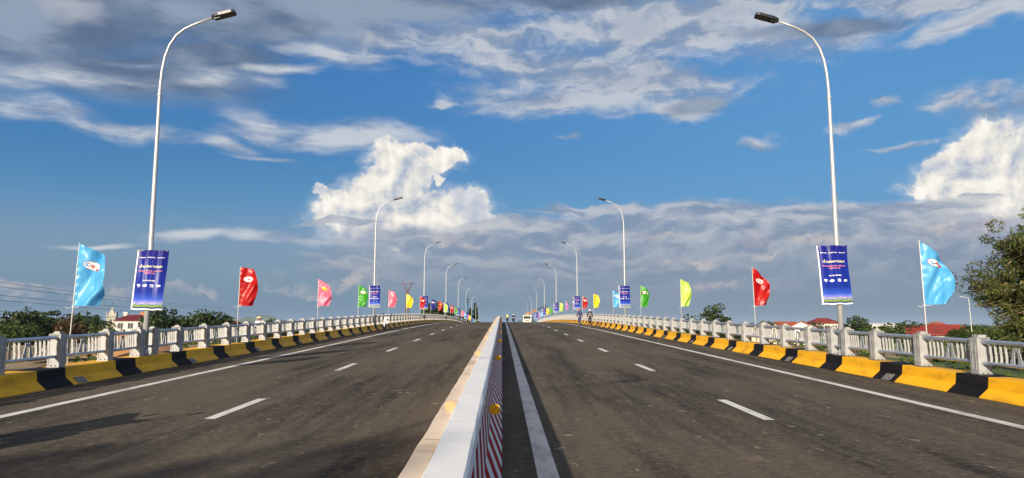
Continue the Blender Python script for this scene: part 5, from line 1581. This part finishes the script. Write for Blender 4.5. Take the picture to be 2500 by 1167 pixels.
# church tower
def church():
    q = at(268, 745, 260); k = 260 / 1800.0
    t = empty('church_tower', (q.x, 262, GZ), radians(14), 'grey stone church tower with pointed spire and cross left of the white house', 'church tower')
    w = 21 * k; H = at(268, 772, 260).z - GZ
    mb = MB(); mb.box((0, 0, H / 2), (w, w, H)); mb.box((0, 0, H + .08), (w * 1.10, w * 1.10, .30)); mb.box((0, 0, H - 4.2), (w * 1.05, w * 1.05, .2))
    tw = mb.build('tower', MT['stone'], t)
    sp = at(268, 748, 260).z - GZ
    mb = MB(); v = [(-w * .36, -w * .36, H + .25), (w * .36, -w * .36, H + .25), (w * .36, w * .36, H + .25), (-w * .36, w * .36, H + .25), (0, 0, sp)]
    mb.idx(v, [(0, 1, 4), (1, 2, 4), (2, 3, 4), (3, 0, 4), (3, 2, 1, 0)]); s_ = mb.build('spire', MT['stone'], t)
    mb = MB(); zt = at(268, 736, 260).z - GZ; mb.box((0, 0, (sp + zt) / 2 - .1), (.12, .12, zt - sp + .3)); mb.box((0, 0, zt - .6), (.7, .121, .12)); mb.build('cross', MT['steel_dark'], s_)
    for sx in (-1, 1):
        for sy in (-1, 1):
            mb = MB(); mb.box((sx * w * .46, sy * w * .46, H + .7), (.35, .35, 1.1)); mb.lathe((sx * w * .46, sy * w * .46, H + 1.25), [(.2, 0), (.02, .7)], 6); mb.build('pinnacle', MT['stone'], t)
    for a in range(4):
        R = Matrix.Rotation(a * pi / 2, 3, 'Z')
        mb = MB(); pts = [(-.42, H - 3.4), (.42, H - 3.4), (.42, H - 1.7), (.22, H - 1.15), (0, H - .95), (-.22, H - 1.15), (-.42, H - 1.7)]
        n = len(pts); y0 = -w / 2 - .04
        mb.idx([R @ Vector((x, y0, z)) for x, z in pts] + [R @ Vector((x, y0 + .03, z)) for x, z in pts], [tuple(range(n))] + [(k_, (k_ + 1) % n, n + (k_ + 1) % n, n + k_) for k_ in range(n)])
        mb.build('arched_opening', MT['shutter'], tw)
church()

# ------------------------------------------------------------------ pylons, far lamp, wires
mat('pylon_steel', (0.20, 0.12, 0.11), 0.7)
mat('pylon_blue', (0.06, 0.16, 0.30), 0.6)
mat('wire', (0.03, 0.03, 0.035), 0.6)
def lattice(mb, w0, w1, z0, z1, n, r):
    for i in range(n):
        ta, tb = i / n, (i + 1) / n
        wa, wb = (w0 + (w1 - w0) * ta) / 2, (w0 + (w1 - w0) * tb) / 2
        za, zb = z0 + (z1 - z0) * ta, z0 + (z1 - z0) * tb
        ca = [(-wa, -wa, za), (wa, -wa, za), (wa, wa, za), (-wa, wa, za)]; cb = [(-wb, -wb, zb), (wb, -wb, zb), (wb, wb, zb), (-wb, wb, zb)]
        for k in range(4):
            mb.tube([ca[k], cb[k]], r, 4, caps=False); mb.tube([ca[k], cb[(k + 1) % 4]], r * .6, 4, caps=False); mb.tube([ca[(k + 1) % 4], cb[k]], r * .6, 4, caps=False)
            mb.tube([cb[k], cb[(k + 1) % 4]], r * .6, 4, caps=False)
q = at(995, 691, 380); H = q.z - GZ
t = empty('pylon', (q.x, 380, GZ), 0, 'rusty brown lattice pylon with a V shaped head behind the yellow flag', 'pylon')
mb = MB(); lattice(mb, 3.2, 1.3, 0, H * .76, 12, .12); lattice(mb, 1.3, .9, H * .76, H * .86, 3, .12); mb.build('lattice_mast', MT['pylon_steel'], t)
mb = MB()
for s in (-1, 1):
    for y in (-.4, .4):
        mb.tube([(s * .4, y, H * .86), (s * 2.4, y, H)], .11, 4); mb.tube([(s * .1, y, H * .88), (s * 1.9, y, H)], .08, 4)
    for k in range(5):
        a = k / 5; mb.tube([(s * (.4 + 2.0 * a), -.4, H * (.86 + .14 * a)), (s * (.2 + 1.7 * (a + .1)), .4, H * (.87 + .13 * min(1, a + .1)))], .05, 4)
for y in (-.4, .4): mb.tube([(-3.6, y, H), (3.6, y, H)], .12, 4)
for k in range(12): mb.tube([(-3.6 + .6 * k, -.4, H), (-3.0 + .6 * k, .4, H)], .06, 4)
mb.build('crossarm', MT['pylon_steel'], t)
for x in (-3.3, 0, 3.3):
    mb = MB(); mb.tube([(x, 0, H - .1), (x, 0, H - 1.5)], .07, 6); mb.build('insulator', MT['wire'], t)
q = at(1141, 716, 460); H = q.z - GZ
t = empty('lattice_tower', (q.x, 460, GZ), .4, 'slender blue lattice mast beyond the crest on the left', 'mast')
mb = MB(); lattice(mb, 3.6, .7, 0, H * .9, 14, .10); mb.build('lattice_mast', MT['pylon_blue'], t)
mb = MB(); mb.tube([(0, 0, H * .88), (0, 0, H)], .08, 5); mb.box((0, 0, H * .86), (1.3, 1.3, .9)); mb.box((0, 0, H * .80), (1.2, 1.2, .5)); mb.build('antenna', MT['steel_dark'], t)
q = at(2371, 727, 95); g = GZ + 1.0
t = empty('street_lamp', (at(2374, 800, 95).x, 95, GZ), 0, 'thin white far street light between the red roofs and the bamboo', 'street lamp')
H = q.z - GZ
mb = MB(); mb.tube([(0, 0, 0), (-.1, 0, H * .6), (-.22, 0, H - .2), (-.3, 0, H), (-1.0, 0, H + .12)], [.07, .05, .04, .03, .02], 8); mb.build('pole', MT['frame_white'], t)
mb = MB(); mb.box((-1.15, 0, H + .12), (.5, .2, .08), 0, bev=.03); mb.build('lamp_head', MT['frame_white'], t)
# overhead wires on the left, running away from the viewer
for k, (y0, z1) in enumerate(((689, 16), (700, 14.5), (721, 12), (733, 10.5), (760, 7.5))):
    a = at(0, y0, 118.0); b = Vector((-196, 640, z1 - 1))
    d = a - b
    mb = MB(); pts = []
    for i in range(-10, 41):
        s = i / 40
        p = a.lerp(b, s); sag = 1.6 * (1 - (2 * s - 1) ** 2) if s > 0 else 0
        pts.append(p - Vector((0, 0, sag)))
    mb.tube(pts, .030, 5)
    tag(mb.build('power_cable', MT['wire']), ['topmost', 'second', 'third', 'fourth', 'lowest'][k] + ' of the five overhead power cables crossing the sky at the left edge', 'cable', 'overhead cables at the left')

# ------------------------------------------------------------------ site leftovers beyond the left railing
r = random.Random(4)
for i in range(7):
    q = at(150 + 16 * i, 866 + 2 * (i % 2), 33 + i * .5)
    mb = MB(); mb.box((0, 0, 0), (2.6, .5, .14), 0, bev=.015)
    o = mb.build('concrete_slab', MT['concrete'])
    o.location = (q.x, q.y, ground_z(q.x, q.y) + .22 + .06 * i); o.rotation_euler = (radians(r.uniform(-12, 12)), radians(r.uniform(-6, 6)), radians(50 + r.uniform(-8, 8)))
    tag(o, 'one of the grey concrete slabs dumped on the soil beyond the left railing', 'slab', 'concrete slabs dumped beyond the left railing')
for i, (px, d, w, h) in enumerate(((320, 40, 3.4, .85), (215, 27, 2.4, .35))):
    q = at(px, 850, d); mb = MB(); n = 20; vs = []; 
    for j in range(n + 1):
        for k in range(n + 1):
            u = j / n * 2 - 1; v = k / n * 2 - 1; e = max(0, 1 - u * u) * max(0, 1 - v * v)
            vs.append((q.x + u * w, q.y + v * w * .8, ground_z(q.x, q.y) - .25 + e * (h + .3 + .45 * noise.fractal(Vector((u * 3 + i, v * 3, 1)), .8, 2.2, 4))))
    mb.idx(vs, [(j * (n + 1) + k, j * (n + 1) + k + 1, (j + 1) * (n + 1) + k + 1, (j + 1) * (n + 1) + k) for j in range(n) for k in range(n)], 0, True)
    if 'soil' not in MT: mat('soil', (0.36, 0.18, 0.08), 0.95, fn=worn((0.42, 0.21, 0.09), (0.30, 0.16, 0.08), 1.5, bstr=.5))
    tag(mb.build('earth_mound', MT['soil'], fix=False), ['orange earth mound beyond the left railing by the nearest lamp post', 'low tan heap of rubble and soil behind the railing left of the orange mound'][i], 'earth mound')

# ------------------------------------------------------------------ the air: an even thin haze round everything
hz = bpy.data.materials.new('haze'); hz.use_nodes = True
ht = hz.node_tree; ht.nodes.clear()
pv = ht.nodes.new('ShaderNodeVolumePrincipled'); ho = ht.nodes.new('ShaderNodeOutputMaterial')
pv.inputs['Color'].default_value = (0.58, 0.74, 1.0, 1); pv.inputs['Density'].default_value = 0.00006
pv.inputs['Anisotropy'].default_value = 0.0
ht.links.new(pv.outputs[0], ho.inputs['Volume'])
mb = MB(); mb.box((0, 6900, 56), (18400, 15200, 130))
o = tag(mb.build('haze', hz), kind='stuff')
